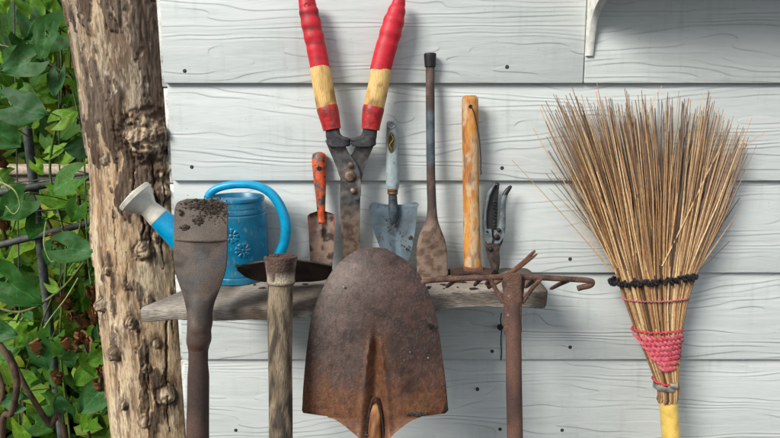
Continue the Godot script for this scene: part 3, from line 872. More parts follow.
	for j in 41:
		var y := lerpf(y_lo, y_hi, j / 40.0)
		var xl := tab(S, y, 1); var xr := tab(S, y, 2); var z := tab(S, y, 3)
		var hw := (xr - xl) * 0.5
		var ring := PackedVector3Array(); var back := PackedVector3Array()
		for i in 49:
			var x := (xl + xr) * 0.5 + hw * (-1.0 + i / 24.0)
			var d: float = z_of.call(x, y, 0.105) + 0.006 * sm(0.985, 0.945, y) * pow(absf(-1.0 + i / 24.0), 2.0)
			ring.append(Vector3(x, y, z + d)); back.append(Vector3(x, y, z + d - 0.0022))
		back.reverse()
		ring.append_array(back)
		rings.append(ring)
	loft(b, rings, colour, 0.35)
	part("shoulder", b, M.worn_iron, t)
	# open frog with the end of the shaft lying in it
	b = Buf.new()
	var pts := [Vector3(-0.0208, 0.9893, 0.228), Vector3(-0.0211, 0.9847, 0.231), Vector3(-0.0215, 0.9739, 0.234), Vector3(-0.022, 0.9601, 0.237), Vector3(-0.0226, 0.9406, 0.241), Vector3(-0.021, 0.7, 0.292), Vector3(-0.021, 0.02, 0.42)]
	tube(b, pts, [0.0010, 0.0055, 0.0085, 0.0096, 0.0102, 0.0140, 0.0150], 18, func(p): return rgb(196, 140, 84).lerp(rgb(120, 74, 44), sm(-0.15, 0.3, nz(p, 60.0))), 1.0)
	part("shaft", b, M.wood_up, t)
	b = Buf.new()
	var lip := []
	for i in 25:
		var a := PI * i / 24.0
		lip.append(Vector3(-0.0213 - cos(a) * (0.0122 - 0.002 * sin(a)), Vector3(-0.0214, 0.943, 0.245).y + sin(a) * 0.056, 0.2440 - 0.011 * sin(a)))
	tube(b, lip, 0.0018, 8, func(p): return rgb(44, 30, 26).lerp(rgb(92, 58, 40), sm(0.0, 0.4, nz(p, 60.0))))
	part("frog_lip", b, M.rough_rust, t)
	b = Buf.new()
	for q in [[Vector3(0.0584, 1.0998, 0.216), 0.0042], [Vector3(-0.0651, 1.156, 0.211), 0.0016], [Vector3(0.054, 1.0553, 0.225), 0.0012], [Vector3(0.0198, 1.0536, 0.228), 0.0009], [Vector3(0.0283, 1.0652, 0.227), 0.0008]]:
		lump(b, q[0], Vector3(q[1], q[1] * 1.1, 0.0016), 200.0, rgb(38, 30, 28) if q[1] > 0.003 else rgb(176, 170, 160), 7)
	part("splash", b, M.soil, t)
	soil_on(t, [[Vector3(0.0356, 0.9762, 0.238), 0.010, 0.003, 0.0026, 0.7], [Vector3(0.0486, 0.9766, 0.236), 0.007, 0.002, 0.0020, 0.4], [Vector3(-0.0341, 0.9498, 0.246), 0.003, 0.004, 0.0018, 0.3]], 40, 22)

func build_shears() -> void:
	var t := thing("hedge_shears", "hedge shears with red grips hung with handles raised in a V", "shears", Vector3(-0.069, 1.1448, 0.03))
	var grips := [
		["grip", [Vector3(-0.1327, 1.5773, 0.03), Vector3(-0.1311, 1.5664, 0.0317), Vector3(-0.1285, 1.5525, 0.0333), Vector3(-0.1244, 1.5309, 0.035), Vector3(-0.1199, 1.5093, 0.0367), Vector3(-0.115, 1.4844, 0.0383), Vector3(-0.1115, 1.464, 0.04)], 0],
		["grip", [Vector3(0.0167, 1.5818, 0.03), Vector3(0.0143, 1.571, 0.0317), Vector3(0.0103, 1.5555, 0.0333), Vector3(0.0048, 1.537, 0.035), Vector3(-0.0016, 1.5154, 0.0367), Vector3(-0.009, 1.4906, 0.0383), Vector3(-0.0158, 1.464, 0.04)], 1]]
	for g in grips:
		var pts: Array = spl(g[1], 14)
		var n := pts.size()
		var rad := []
		for i in n:
			var s := float(i) / (n - 1)
			var r := lerpf(0.0132, 0.0158, sm(0.0, 0.45, s))
			if g[2] == 1: r = lerpf(0.0085, 0.0170, sm(0.0, 0.55, s))
			r += 0.0006 * cos(s * TAU * 6.4 + 0.6) * sm(0.16, 0.24, s) * sm(0.80, 0.70, s)
			if s < 0.05: r *= sqrt(maxf(1.0 - pow(1.0 - s / 0.05, 2.0), 0.01))
			rad.append(r)
		var b := Buf.new()
		var side: int = g[2]
		tube(b, pts, rad, 26, func(p):
			var k := 0.0
			if side == 0: k = 0.55 * sm(0.0, 0.4, nz(p, 26.0)) + 0.55 * sm(0.2, 0.9, sin((p.y - 1.50) * 262.0) + 0.8 * nz(p, 22.0)) * sm(1.475, 1.49, p.y) * sm(1.56, 1.55, p.y)
			return rgb(206, 28, 44).lerp(rgb(112, 26, 26), clampf(k, 0, 0.8)), 0.86)
		var gp := part("grip", b, M.grip, t)
		if side == 0:
			b = Buf.new()
			lathe(b, Vector3(-0.1309, 1.5644, 0.0435), Vector3(0, 0.05, 1), [[0.0046, -0.002], [0.0046, 0.0008], [0.0032, 0.0012], [0.0031, 0.0], [0.0, -0.0002]], 16, func(p): return rgb(28, 16, 16) if p.distance_to(Vector3(-0.1309, 1.5644, 0.0435)) < 0.0034 else rgb(180, 30, 40))
			part("hang_hole", b, M.grip, gp)
	for g in [[[Vector3(-0.113, 1.4702, 0.04), Vector3(-0.1078, 1.4404, 0.043), Vector3(-0.1018, 1.4056, 0.046)], 0], [[Vector3(-0.0135, 1.4702, 0.04), Vector3(-0.0187, 1.4404, 0.043), Vector3(-0.0265, 1.4056, 0.046)], 1]]:
		var b := Buf.new()
		tube(b, spl(g[0], 6), [0.0155, 0.0160, 0.0163, 0.0166, 0.0168, 0.0168, 0.0168, 0.0168, 0.0168, 0.0168, 0.0168, 0.0168, 0.0168], 24, func(p): return rgb(230, 194, 124).lerp(rgb(206, 162, 92), sm(-0.2, 0.3, nz(Vector3(p.x, p.y * 0.3, p.z), 40.0))).lerp(rgb(120, 84, 50), 0.6 * sm(0.22, 0.42, nz(p, 34.0) + 0.30 * sm(1.430, 1.412, p.y) - 0.08)), 0.86)
		part("wooden_handle", b, M.wood_up, t)
	for g in [[[Vector3(-0.1021, 1.4079, 0.046), Vector3(-0.0979, 1.3913, 0.0475), Vector3(-0.094, 1.3713, 0.049)], 0], [[Vector3(-0.026, 1.4079, 0.046), Vector3(-0.0291, 1.3913, 0.0475), Vector3(-0.0318, 1.3713, 0.049)], 1]]:
		var b := Buf.new()
		tube(b, spl(g[0], 4), [0.0168, 0.0175, 0.0174, 0.0170, 0.0166, 0.0160, 0.0154, 0.0150, 0.0149], 24, func(p): return rgb(186, 42, 42).lerp(rgb(140, 84, 76), sm(0.24, 0.34, nz(p, 48.0))), 0.86)
		part("ferrule", b, M.old_paint, t)
	# black tangs that end in flat buffers, and the two arms
	for q in [[[1.3443, -0.1006, -0.0663, 0.047], [1.3462, -0.1028, -0.0646, 0.047], [1.3511, -0.1034, -0.0646, 0.047], [1.3572, -0.1039, -0.0648, 0.047], [1.3585, -0.1042, -0.0692, 0.047], [1.3605, -0.1045, -0.0759, 0.047], [1.3634, -0.1045, -0.0797, 0.047], [1.3672, -0.1047, -0.0813, 0.047], [1.3721, -0.1049, -0.0819, 0.047], [1.3769, -0.1045, -0.0821, 0.047]], [[1.3443, -0.0614, -0.0258, 0.047], [1.3462, -0.063, -0.0235, 0.047], [1.3511, -0.063, -0.0228, 0.047], [1.3572, -0.0626, -0.0222, 0.047], [1.3585, -0.057, -0.0218, 0.047], [1.3605, -0.0505, -0.0215, 0.047], [1.3634, -0.0465, -0.0212, 0.047], [1.3672, -0.0449, -0.0208, 0.047], [1.3721, -0.0442, -0.0205, 0.047], [1.3769, -0.0438, -0.0208, 0.047]]]:
		var b := Buf.new()
		upright(b, q, 40, 14, func(s, _y, _hw): return Vector2(0.0105, -0.0105) * sqrt(maxf(0.0, 1.0 - pow(absf(s), 5.0))), func(p): return rgb(58, 58, 62).lerp(rgb(98, 95, 92), 0.6 * sm(0.1, 0.35, nz(p, 50.0))), 0.7)
		part("buffer", b, M.dusty, t)
	var arm_col := func(p): return rgb(92, 90, 90).lerp(rgb(128, 122, 116), sm(-0.1, 0.35, nz(p, 30.0))).lerp(rgb(104, 82, 66), 0.8 * sm(1.24, 1.18, p.y + 0.03 * nz(p, 20.0)))
	var b := Buf.new()
	# the arm from the left handle crosses over and ends in the rounded tab on the right
	upright(b, [[1.2559, -0.0593, -0.0526, 0.044], [1.2601, -0.0642, -0.0493, 0.0441], [1.2668, -0.0675, -0.0482, 0.0442], [1.2785, -0.0738, -0.0481, 0.0445], [1.2919, -0.082, -0.0489, 0.0447], [1.3085, -0.0877, -0.0521, 0.0451], [1.3217, -0.0927, -0.0591, 0.0453], [1.3331, -0.0974, -0.0672, 0.0456], [1.3445, -0.102, -0.0726, 0.0458], [1.3543, -0.1052, -0.0734, 0.046]], 40, 8, plate_sec(0.0034), arm_col, 0.5)
	part("blade_arm", b, M.steel, t)
	b = Buf.new()
	upright(b, [[1.1209, -0.0783, -0.0559, 0.034], [1.1673, -0.0813, -0.0519, 0.0351], [1.211, -0.083, -0.0508, 0.0363], [1.254, -0.0839, -0.05, 0.0374], [1.2811, -0.0827, -0.0484, 0.0381], [1.3012, -0.0814, -0.0438, 0.0386], [1.3211, -0.0728, -0.037, 0.0391], [1.3327, -0.0617, -0.032, 0.0394], [1.3442, -0.0569, -0.027, 0.0397], [1.354, -0.0558, -0.0236, 0.04]], 50, 8, plate_sec(0.0036), func(p): return arm_col.call(p).lerp(rgb(128, 108, 92), 0.75 * sm(1.25, 1.22, p.y)).lerp(rgb(84, 62, 50), 0.7 * sm(0.05, 0.35, nz(p, 34.0)) * sm(1.26, 1.22, p.y)), 0.5)
	part("blade", b, M.steel, t)
	for q in [[Vector3(-0.0646, 1.313, 0.0462), 0.0050], [Vector3(-0.066, 1.2954, 0.0462), 0.0090], [Vector3(-0.061, 1.2708, 0.0455), 0.0050]]:
		b = Buf.new()
		var r: float = q[1]
		lathe(b, q[0], Vector3(0, 0.04, 1), [[r * 1.12, 0.0], [r * 1.1, 0.0012], [r, 0.0016], [r * 0.98, 0.0030], [r * 0.8, 0.0044], [r * 0.4, 0.0052], [0.0, 0.0054]], 22, func(p): return rgb(118, 96, 80).lerp(rgb(150, 128, 108), sm(-0.1, 0.3, nz(p, 120.0))) if p.distance_to(q[0]) < r * 0.99 + 0.001 else rgb(40, 34, 32))
		part("bolt", b, M.steel, t)

func build_orange_trowel() -> void:
	var t := thing("narrow_trowel", "narrow hand trowel with chipped orange handle", "trowel", Vector3(-0.1162, 1.1404, 0.04))
	var b := Buf.new()
	var T := [[1.2162, -0.1235, -0.109, 0.036], [1.2246, -0.1228, -0.1096, 0.0349], [1.2396, -0.1237, -0.1092, 0.0328], [1.2614, -0.1259, -0.1084, 0.0298], [1.2864, -0.1288, -0.1076, 0.0264], [1.3097, -0.131, -0.1071, 0.0232], [1.3197, -0.1316, -0.1071, 0.0218], [1.3272, -0.1306, -0.1082, 0.0208], [1.3313, -0.1279, -0.111, 0.0202], [1.333, -0.1232, -0.1157, 0.02]]
	upright(b, T, 60, 16, round_sec(0.92), func(p): return rgb(218, 88, 36).lerp(rgb(122, 96, 88), sm(0.12, 0.20, nz(p, 44.0) + 0.10 * sm(1.315, 1.335, p.y) + 0.12 * sm(1.27, 1.245, p.y))).lerp(rgb(92, 60, 48), sm(0.30, 0.36, nz(p, 70.0))), 0.6)
	part("handle", b, M.old_paint, t)
	b = Buf.new()
	for q in [[Vector3(-0.118, 1.3066, 0.0345), 0.0036], [Vector3(-0.1176, 1.2806, 0.034), 0.0022], [Vector3(-0.1252, 1.2922, 0.0325), 0.0014], [Vector3(-0.1095, 1.2922, 0.0325), 0.0014]]:
		lathe(b, q[0], Vector3(0, 0, 1), [[q[1] * 1.15, -0.004], [q[1] * 1.15, 0.0004], [q[1] * 0.9, 0.0008], [0.0, 0.0]], 14, rgb(22, 18, 18))
	part("hole", b, M.black_rubber, t)
	b = Buf.new()
	var B := [[1.1256, -0.1262, -0.1052, 0.05], [1.139, -0.1316, -0.0987, 0.0479], [1.1575, -0.1343, -0.0959, 0.045], [1.1776, -0.1355, -0.0945, 0.0419], [1.1994, -0.1366, -0.0935, 0.0385], [1.2178, -0.1379, -0.0927, 0.0356], [1.2253, -0.1384, -0.0924, 0.0344], [1.2289, -0.1374, -0.0934, 0.0339], [1.2319, -0.1336, -0.0971, 0.0334], [1.2345, -0.1252, -0.1066, 0.033]]
	upright(b, B, 60, 20, func(s, y, _hw):
		var z: float = 0.011 * s * s * sm(1.12, 1.16, y) - 0.004
		z += 0.008 * exp(-s * s / 0.03) * sm(1.17, 1.215, y)
		return Vector2(z + 0.0008, z - 0.0008), func(p): return rgb(152, 128, 114).lerp(rgb(118, 98, 88), sm(-0.2, 0.3, nz(p, 28.0))).lerp(rgb(58, 48, 42), sm(0.05, 0.25, nz(p, 36.0) + 0.4 * sm(1.165, 1.135, p.y) - 0.05)).lerp(rgb(196, 104, 58), 0.5 * sm(0.019, 0.021, absf(p.x + 0.115)) * sm(1.17, 1.20, p.y)), 0.5)
	part("blade", b, M.rust, t)

func build_grey_trowel() -> void:
	var base := Vector3(0.0103, 1.1369, 0.04)
	var t := thing("wide_trowel", "wide blue grey hand trowel with oval badge on its handle", "trowel", base)
	var b := Buf.new()
	var T := [[1.2716, -0.004, 0.0144, 0.036], [1.2774, -0.006, 0.0154, 0.0353], [1.294, -0.0067, 0.0149, 0.0332], [1.3204, -0.0068, 0.014, 0.03], [1.35, -0.0067, 0.013, 0.0263], [1.3697, -0.0062, 0.012, 0.0238], [1.3763, -0.0058, 0.0116, 0.023], [1.3825, -0.005, 0.0108, 0.0222], [1.3845, -0.0033, 0.0083, 0.022]]
	upright(b, T, 60, 16, round_sec(0.8), func(p): return rgb(152, 166, 168).lerp(rgb(128, 144, 149), sm(-0.1, 0.35, nz(p, 16.0))).lerp(rgb(126, 118, 108), 0.7 * sm(0.36, 0.44, nz(p, 80.0))), 0.6)
	var h := part("handle", b, M.grip, t)
	b = Buf.new()
	lathe(b, Vector3(0.0021, 1.3777, 0.029), Vector3(0, 0.1, 1), [[0.0066, -0.002], [0.0066, 0.0012], [0.0056, 0.0022], [0.0042, 0.0018], [0.0036, 0.0002], [0.0, -0.0002]], 20, func(p): return rgb(22, 22, 24) if Vector2(p.x - Vector3(0.0022, 1.3771, 0).x * 0.985, p.y - Vector3(0.0021, 1.3777, 0.029).y).length() < 0.0035 else rgb(170, 178, 178))
	part("hang_hole", b, M.old_paint, h)
	# oval badge: gold rim, dark field, gold S-shaped mark
	var bc := Vector3(0.0023, 1.3495, 0.0345)
	b = Buf.new()
	var rings := []
	for q in [[1.0, 0.0], [1.0, 0.0012], [0.9, 0.0018], [0.78, 0.0014], [0.02, 0.0014]]:
		rings.append(circle(bc + Vector3(0, 0.06, 1) * q[1], Vector3(0.0062 * q[0], 0, 0), Vector3(0, 0.0180 * q[0], -0.0010 * q[0]), 30))
	loft(b, rings, func(p): return rgb(150, 128, 62) if Vector2((p.x - bc.x) / 0.0062, (p.y - bc.y) / 0.0180).length() > 0.84 else rgb(58, 46, 22), 0.6)
	var badge := part("badge", b, M.steel, h)
	b = Buf.new()
	var sp := []
	for i in 25:
		var a := i / 24.0
		sp.append(bc + Vector3(0.0029 * sin(a * TAU * 0.96 + 0.35) , lerpf(0.0105, -0.0105, a), 0.0018))
	tube(b, sp, 0.00085, 6, rgb(196, 172, 96))
	for q in [0.0125, -0.0125]: lathe(b, bc + Vector3(0, q, 0.0012), Vector3(0, 0, 1), [[0.0011, 0.0], [0.0010, 0.0008], [0.0, 0.001]], 8, rgb(196, 172, 96))
	part("emblem", b, M.steel, badge)
	b = Buf.new()
	lathe(b, Vector3(0.0044, 1.2637, 0.0365), Vector3(0, 1, -0.12), [[0.0088, 0.0], [0.0090, 0.001], [0.0090, 0.0030], [0.0084, 0.0036], [0.0091, 0.0044], [0.0090, 0.0082], [0.0075, 0.009]], 22, rgb(116, 84, 52))
	part("collar", b, M.steel, t)
	b = Buf.new()
	tube(b, spl([Vector3(0.0045, 1.2658, 0.0368), Vector3(0.005, 1.2507, 0.038), Vector3(0.0057, 1.234, 0.04), Vector3(0.0064, 1.2102, 0.0405)], 5), [0.0072, 0.0072, 0.0072, 0.0073, 0.0074, 0.0076, 0.0078, 0.0080, 0.0082, 0.0082, 0.0080, 0.0074, 0.0066, 0.0054, 0.0040, 0.002], 16, func(p): return rgb(70, 84, 96).lerp(rgb(50, 58, 66), sm(-0.1, 0.3, nz(p, 40.0))), 0.8)
	part("neck", b, M.old_paint, t)
	b = Buf.new()
	var B := [[1.1314, 0.0034, 0.022, 0.052], [1.1465, -0.0047, 0.0294, 0.0498], [1.1667, -0.0142, 0.0355, 0.0469], [1.1868, -0.0219, 0.0395, 0.0439], [1.2068, -0.0287, 0.0428, 0.041], [1.2269, -0.0332, 0.0448, 0.038], [1.2435, -0.036, 0.0461, 0.0356], [1.2469, -0.0365, 0.0461, 0.0351], [1.2495, -0.0365, -0.0084, 0.0347], [1.2522, -0.036, -0.0219, 0.0343], [1.2543, -0.0343, -0.0286, 0.034]]
	# the upper edge dips from both shoulders to the neck
	var lo: float = B[0][0]
	rings = []
	var m := 40
	for j in 61:
		var f := j / 60.0
		var ring := PackedVector3Array(); var back := PackedVector3Array()
		for i in m + 1:
			var s := -1.0 + 2.0 * i / m
			var top: float = Vector3(0.005, 1.2487, 0.036).y - 0.0035 + 0.0045 * sm(0.2, 0.85, absf(s)) - 0.007 * pow(maxf(absf(s) - 0.82, 0.0) / 0.18, 2.0)
			var bot: float = lo + 0.006 * s * s
			var y := lerpf(bot, top, f)
			var xl := tab(B, minf(y, Vector3(0.005, 1.2453, 0.036).y), 1); var xr := tab(B, minf(y, Vector3(0.005, 1.2453, 0.036).y), 2); var z := tab(B, y, 3)
			var d := 0.006 * s * s * sm(0.0, 0.5, f) - 0.004 * exp(-s * s / 0.05) * sm(1.0, 0.2, f)
			ring.append(Vector3(lerpf(xl, xr, (s + 1) / 2), y, z + d - 0.004)); back.append(Vector3(lerpf(xl, xr, (s + 1) / 2), y, z + d - 0.0054))
		back.reverse()
		ring.append_array(back)
		rings.append(ring)
	loft(b, rings, func(p): return rgb(94, 111, 121).lerp(rgb(74, 89, 98), sm(-0.2, 0.3, nz(p, 14.0))).lerp(rgb(72, 64, 58), 0.8 * sm(0.34, 0.42, nz(p + Vector3(0, 3, 0), 60.0))).lerp(rgb(150, 120, 100), 0.6 * sm(1.15, 1.12, p.y) * sm(0.0, 0.2, nz(p, 60.0))), 0.5)
	part("blade", b, M.grip, t)
	soil_on(t, [[Vector3(0.0034, 1.2107, 0.043), 0.010, 0.014, 0.0017, 0.7], [Vector3(-0.005, 1.2226, 0.043), 0.008, 0.012, 0.0013, 0.4], [Vector3(0.0168, 1.1939, 0.045), 0.012, 0.018, 0.0012, 0.4], [Vector3(0.0303, 1.1704, 0.048), 0.006, 0.010, 0.0014, 0.3], [Vector3(0.0343, 1.192, 0.052), 0.0012, 0.0010, 0.0052, 0.12]], 40, 23)

func build_bar() -> void:
	var t := thing("digging_spud", "long digging spud with black cap and muddy spatula end", "digging bar", Vector3(0.072, 1.1209, 0.04))
	var b := Buf.new()
	var T := [[1.1258, 0.0496, 0.0924, 0.06], [1.1284, 0.047, 0.0954, 0.0597], [1.1419, 0.0453, 0.0966, 0.0583], [1.1587, 0.0442, 0.0965, 0.0565], [1.1755, 0.0445, 0.095, 0.0547], [1.1922, 0.0474, 0.0909, 0.053], [1.2089, 0.0541, 0.0844, 0.0512], [1.2222, 0.06, 0.08, 0.0498], [1.2355, 0.0616, 0.0783, 0.0483], [1.2719, 0.0611, 0.076, 0.0444], [1.3375, 0.0598, 0.0743, 0.0373], [1.4186, 0.0588, 0.0734, 0.0284], [1.4763, 0.0585, 0.0729, 0.022]]
	var c := func(p):
		var k := nz(p, 30.0)
		var q := rgb(86, 72, 67).lerp(rgb(116, 98, 90), sm(-0.1, 0.3, k))
		q = q.lerp(rgb(104, 120, 130).lerp(rgb(78, 92, 102), sm(-0.1, 0.3, k)), sm(1.405, 1.39, p.y + 0.02 * k) * sm(1.30, 1.33, p.y + 0.02 * k))
		return q.lerp(rgb(156, 136, 120).lerp(rgb(112, 92, 78), sm(-0.15, 0.3, nz(p, 70.0))), sm(1.24, 1.20, p.y + 0.02 * k))
	upright(b, T, 120, 16, func(s, y, hw):
		var k := sm(1.225, 1.165, y)
		var rd: float = sqrt(maxf(0.0, 1.0 - s * s)) * hw
		var fl := lerpf(0.006, 0.0022, sm(1.20, 1.115, y)) * sqrt(maxf(0.0, 1.0 - pow(absf(s), 3.0))) + 0.0005
		return Vector2(lerpf(rd, fl, k), lerpf(-rd, -fl, k)), c, 0.6)
	part("shaft", b, M.rust, t)
	b = Buf.new()
	lathe(b, Vector3(0.0657, 1.4712, 0.0225), Vector3(-0.02, 1, -0.03), [[0.0076, 0.0], [0.0090, 0.0005], [0.0096, 0.012], [0.0102, 0.019], [0.0100, 0.0212], [0.0088, 0.0222], [0.0, 0.0222]], 24, rgb(24, 24, 26))
	part("end_cap", b, M.black_rubber, t)
	soil_on(t, [[Vector3(0.0709, 1.1501, 0.05), 0.018, 0.018, 0.0012, 1.5], [Vector3(0.0846, 1.1364, 0.051), 0.01, 0.007, 0.0016, 0.4]], 30, 24)

func build_hammer() -> void:
	var t := thing("hand_mattock", "worn yellow wooden tool handle with hanging string standing on the shelf", "mattock", Vector3(0.1392, 1.122, 0.05))
	var b := Buf.new()
	var T := [[1.1378, 0.1249, 0.1547, 0.05], [1.1789, 0.1237, 0.1523, 0.0472], [1.2296, 0.1222, 0.15, 0.0438], [1.288, 0.1207, 0.148, 0.0397], [1.3538, 0.1191, 0.1462, 0.0351], [1.4121, 0.118, 0.1446, 0.031], [1.4209, 0.1182, 0.1441, 0.0304], [1.4243, 0.1195, 0.1427, 0.0301], [1.4259, 0.1221, 0.1401, 0.03]]
	upright(b, T, 80, 18, round_sec(0.85), func(p):
		var q := Vector3(p.x, p.y * 0.3, p.z)
		var c := rgb(210, 148, 70).lerp(rgb(184, 116, 50), sm(-0.15, 0.3, nz(q, 40.0)))
		c = c.lerp(rgb(208, 184, 150), 0.8 * sm(-0.05, 0.24, nz(Vector3(p.x, p.y * 0.30, p.z + 2.0), 62.0) + 0.2 * nz(p, 90.0)))
		return c.lerp(rgb(124, 96, 74), 0.7 * sm(0.2, 0.4, nz(q + Vector3(5, 0, 0), 60.0) + 0.25 * sm(1.16, 1.12, p.y))), 0.6)
	part("handle", b, M.wood_up, t)
	b = Buf.new()
	lathe(b, Vector3(0.1306, 1.4078, 0.0425), Vector3(0.15, 0, 1), [[0.0030, -0.003], [0.0032, 0.0007], [0.0026, 0.001], [0.0, 0.0004]], 14, rgb(34, 20, 14))
	part("hang_hole", b, M.black_rubber, t)
	b = Buf.new()
	tube(b, spl([Vector3(0.1309, 1.4078, 0.043), Vector3(0.1346, 1.4024, 0.0432), Vector3(0.1391, 1.3896, 0.0435), Vector3(0.1435, 1.3703, 0.0437), Vector3(0.1471, 1.3461, 0.044), Vector3(0.1494, 1.3216, 0.0442), Vector3(0.1495, 1.3051, 0.0445), Vector3(0.1509, 1.3002, 0.0447), Vector3(0.1489, 1.2977, 0.045)], 6), 0.0011, 6, rgb(66, 56, 50))
	part("string", b, M.cord, t)
	b = Buf.new()
	var e := Vector3(0.1397, 1.1352, 0.05)
	bevel_box(b, e + Vector3(-0.0165, -0.012, -0.0135), e + Vector3(0.0165, 0.0085, 0.0135), 0.002, rgb(124, 84, 70))
	part("socket", b, M.rough_rust, t)
	b = Buf.new()
	var hy := shelf_top(e.x)
	var head := [Vector3(e.x - 0.036, hy + 0.0035, 0.060), Vector3(e.x - 0.02, hy + 0.0055, 0.054), Vector3(e.x, hy + 0.0065, 0.050), Vector3(e.x + 0.02, hy + 0.0055, 0.053), Vector3(e.x + 0.034, hy + 0.0035, 0.060)]
	tube(b, spl(head, 5), [0.016, 0.0156, 0.0152, 0.0148, 0.0145, 0.0142, 0.0142, 0.0142, 0.0144, 0.0146, 0.0146, 0.0146, 0.0144, 0.0142, 0.0142, 0.0142, 0.0145, 0.0148, 0.0152, 0.0156, 0.016], 14, rgb(74, 54, 46), 0.45, Vector3.UP)
	part("head", b, M.rough_rust, t)

func build_pruner() -> void:
	var t := thing("pruning_shears", "pruning shears with grey handles beside the yellow tool handle", "pruner", Vector3(0.1801, 1.1216, 0.03))
	var grey := func(p): return rgb(112, 122, 126).lerp(rgb(88, 98, 103), sm(-0.1, 0.35, nz(p, 30.0))).lerp(rgb(98, 84, 74), 0.7 * sm(0.4, 0.5, nz(p, 90.0)))
	var b := Buf.new()
	# left handle: a channel, its pale wall outside and its dark hollow inside
	tube(b, spl([Vector3(0.1763, 1.2798, 0.028), Vector3(0.1686, 1.2682, 0.03), Vector3(0.1631, 1.2498, 0.032), Vector3(0.1603, 1.2296, 0.034), Vector3(0.1603, 1.2093, 0.036), Vector3(0.1636, 1.1906, 0.038), Vector3(0.1673, 1.1807, 0.04)], 8), 0.0036, 12, grey, 1.9)
	part("left_handle", b, M.old_paint, t)
	b = Buf.new()
	upright(b, [[1.18, 0.1712, 0.177, 0.037], [1.1885, 0.1683, 0.1799, 0.0361], [1.2089, 0.164, 0.181, 0.0341], [1.2326, 0.1626, 0.182, 0.0317], [1.2562, 0.165, 0.1823, 0.0292], [1.2696, 0.1689, 0.1833, 0.0279], [1.278, 0.1738, 0.184, 0.027]], 40, 8, plate_sec(0.005), rgb(30, 30, 32), 0.5)
	part("channel", b, M.black_rubber, t)
	b = Buf.new()
	tube(b, spl([Vector3(0.2043, 1.2767, 0.03), Vector3(0.2002, 1.2725, 0.0312), Vector3(0.1945, 1.2645, 0.0325), Vector3(0.191, 1.2518, 0.0338), Vector3(0.19, 1.2349, 0.035), Vector3(0.1898, 1.2162, 0.0362), Vector3(0.1878, 1.1992, 0.0375), Vector3(0.1826, 1.1856, 0.0387), Vector3(0.1782, 1.1789, 0.04)], 7), [0.0016, 0.0020, 0.0024, 0.0028, 0.0031, 0.0034, 0.0036, 0.0038, 0.0040, 0.0042, 0.0043, 0.0044, 0.0044, 0.0045, 0.0045, 0.0046, 0.0046, 0.0047, 0.0047, 0.0048, 0.0048, 0.0049, 0.0049, 0.0050, 0.0050, 0.0051, 0.0051, 0.0052, 0.0052, 0.0053, 0.0054, 0.0055, 0.0056, 0.0057, 0.0058, 0.0060, 0.0062, 0.0064, 0.0066, 0.0068, 0.0070, 0.0072, 0.0074, 0.0074, 0.0074, 0.0074, 0.0074, 0.0074, 0.0074, 0.0074, 0.0074, 0.0074, 0.0074, 0.0074, 0.0074, 0.0070, 0.006], 12, func(p): return rgb(40, 40, 42) if p.y > 1.262 else grey.call(p), 0.8)
	part("right_handle", b, M.old_paint, t)
	b = Buf.new()
	tube(b, [Vector3(0.1768, 1.2759, 0.03), Vector3(0.1754, 1.2809, 0.031), Vector3(0.179, 1.2833, 0.031), Vector3(0.1822, 1.2795, 0.031), Vector3(0.1812, 1.2733, 0.03)], 0.0022, 8, rgb(60, 60, 62))
	part("catch", b, M.steel, t)
	b = Buf.new()
	var coil := []
	for i in 90:
		var a := i / 89.0
		coil.append(Vector3(0.1774, 1.2041, 0.036).lerp(Vector3(0.1757, 1.2552, 0.034), a) + Vector3(cos(a * TAU * 9.0), 0, sin(a * TAU * 9.0)) * 0.0034)
	tube(b, coil, 0.0008, 5, rgb(48, 49, 51))
	part("spring", b, M.steel, t)
	b = Buf.new()
	upright(b, [[1.1285, 0.1743, 0.1818, 0.048], [1.1353, 0.1726, 0.1844, 0.0472], [1.1455, 0.1697, 0.186, 0.0461], [1.1557, 0.1665, 0.1862, 0.0449], [1.1659, 0.164, 0.1847, 0.0437], [1.1744, 0.1619, 0.1863, 0.0428], [1.1828, 0.1625, 0.1903, 0.0418], [1.1896, 0.1638, 0.1912, 0.041]], 40, 10, func(s, _y, _hw): return Vector2(0.0014 + 0.0012 * (1 - s * s), -0.0016), func(p): return rgb(62, 54, 52).lerp(rgb(92, 78, 70), sm(0.0, 0.35, nz(p, 50.0))), 0.5)
	part("blade", b, M.steel, t)
	b = Buf.new()
	upright(b, [[1.1814, 0.164, 0.1715, 0.043], [1.1881, 0.1599, 0.1724, 0.0421], [1.1965, 0.1581, 0.1717, 0.0411], [1.2049, 0.1581, 0.1706, 0.04]], 12, 8, plate_sec(0.007), grey, 0.5)
	upright(b, [[1.1816, 0.1784, 0.1851, 0.044], [1.1901, 0.1762, 0.1897, 0.0432], [1.1968, 0.1751, 0.192, 0.0426], [1.2036, 0.1763, 0.1915, 0.042]], 12, 8, plate_sec(0.007), grey, 0.5)
	part("hub", b, M.old_paint, t)
	for q in [[Vector3(0.1703, 1.171, 0.046), 0.0036], [Vector3(0.1799, 1.1916, 0.047), 0.0044], [Vector3(0.183, 1.2038, 0.0462), 0.0030], [Vector3(0.1634, 1.2015, 0.045), 0.0018]]:
		b = Buf.new()
		var r: float = q[1]
		lathe(b, q[0], Vector3(0, 0, 1), [[r * 1.15, -0.001], [r * 1.1, 0.001], [r * 0.8, 0.0022], [0.0, 0.0026]], 14, rgb(36, 33, 32))
		part("bolt", b, M.steel, t)

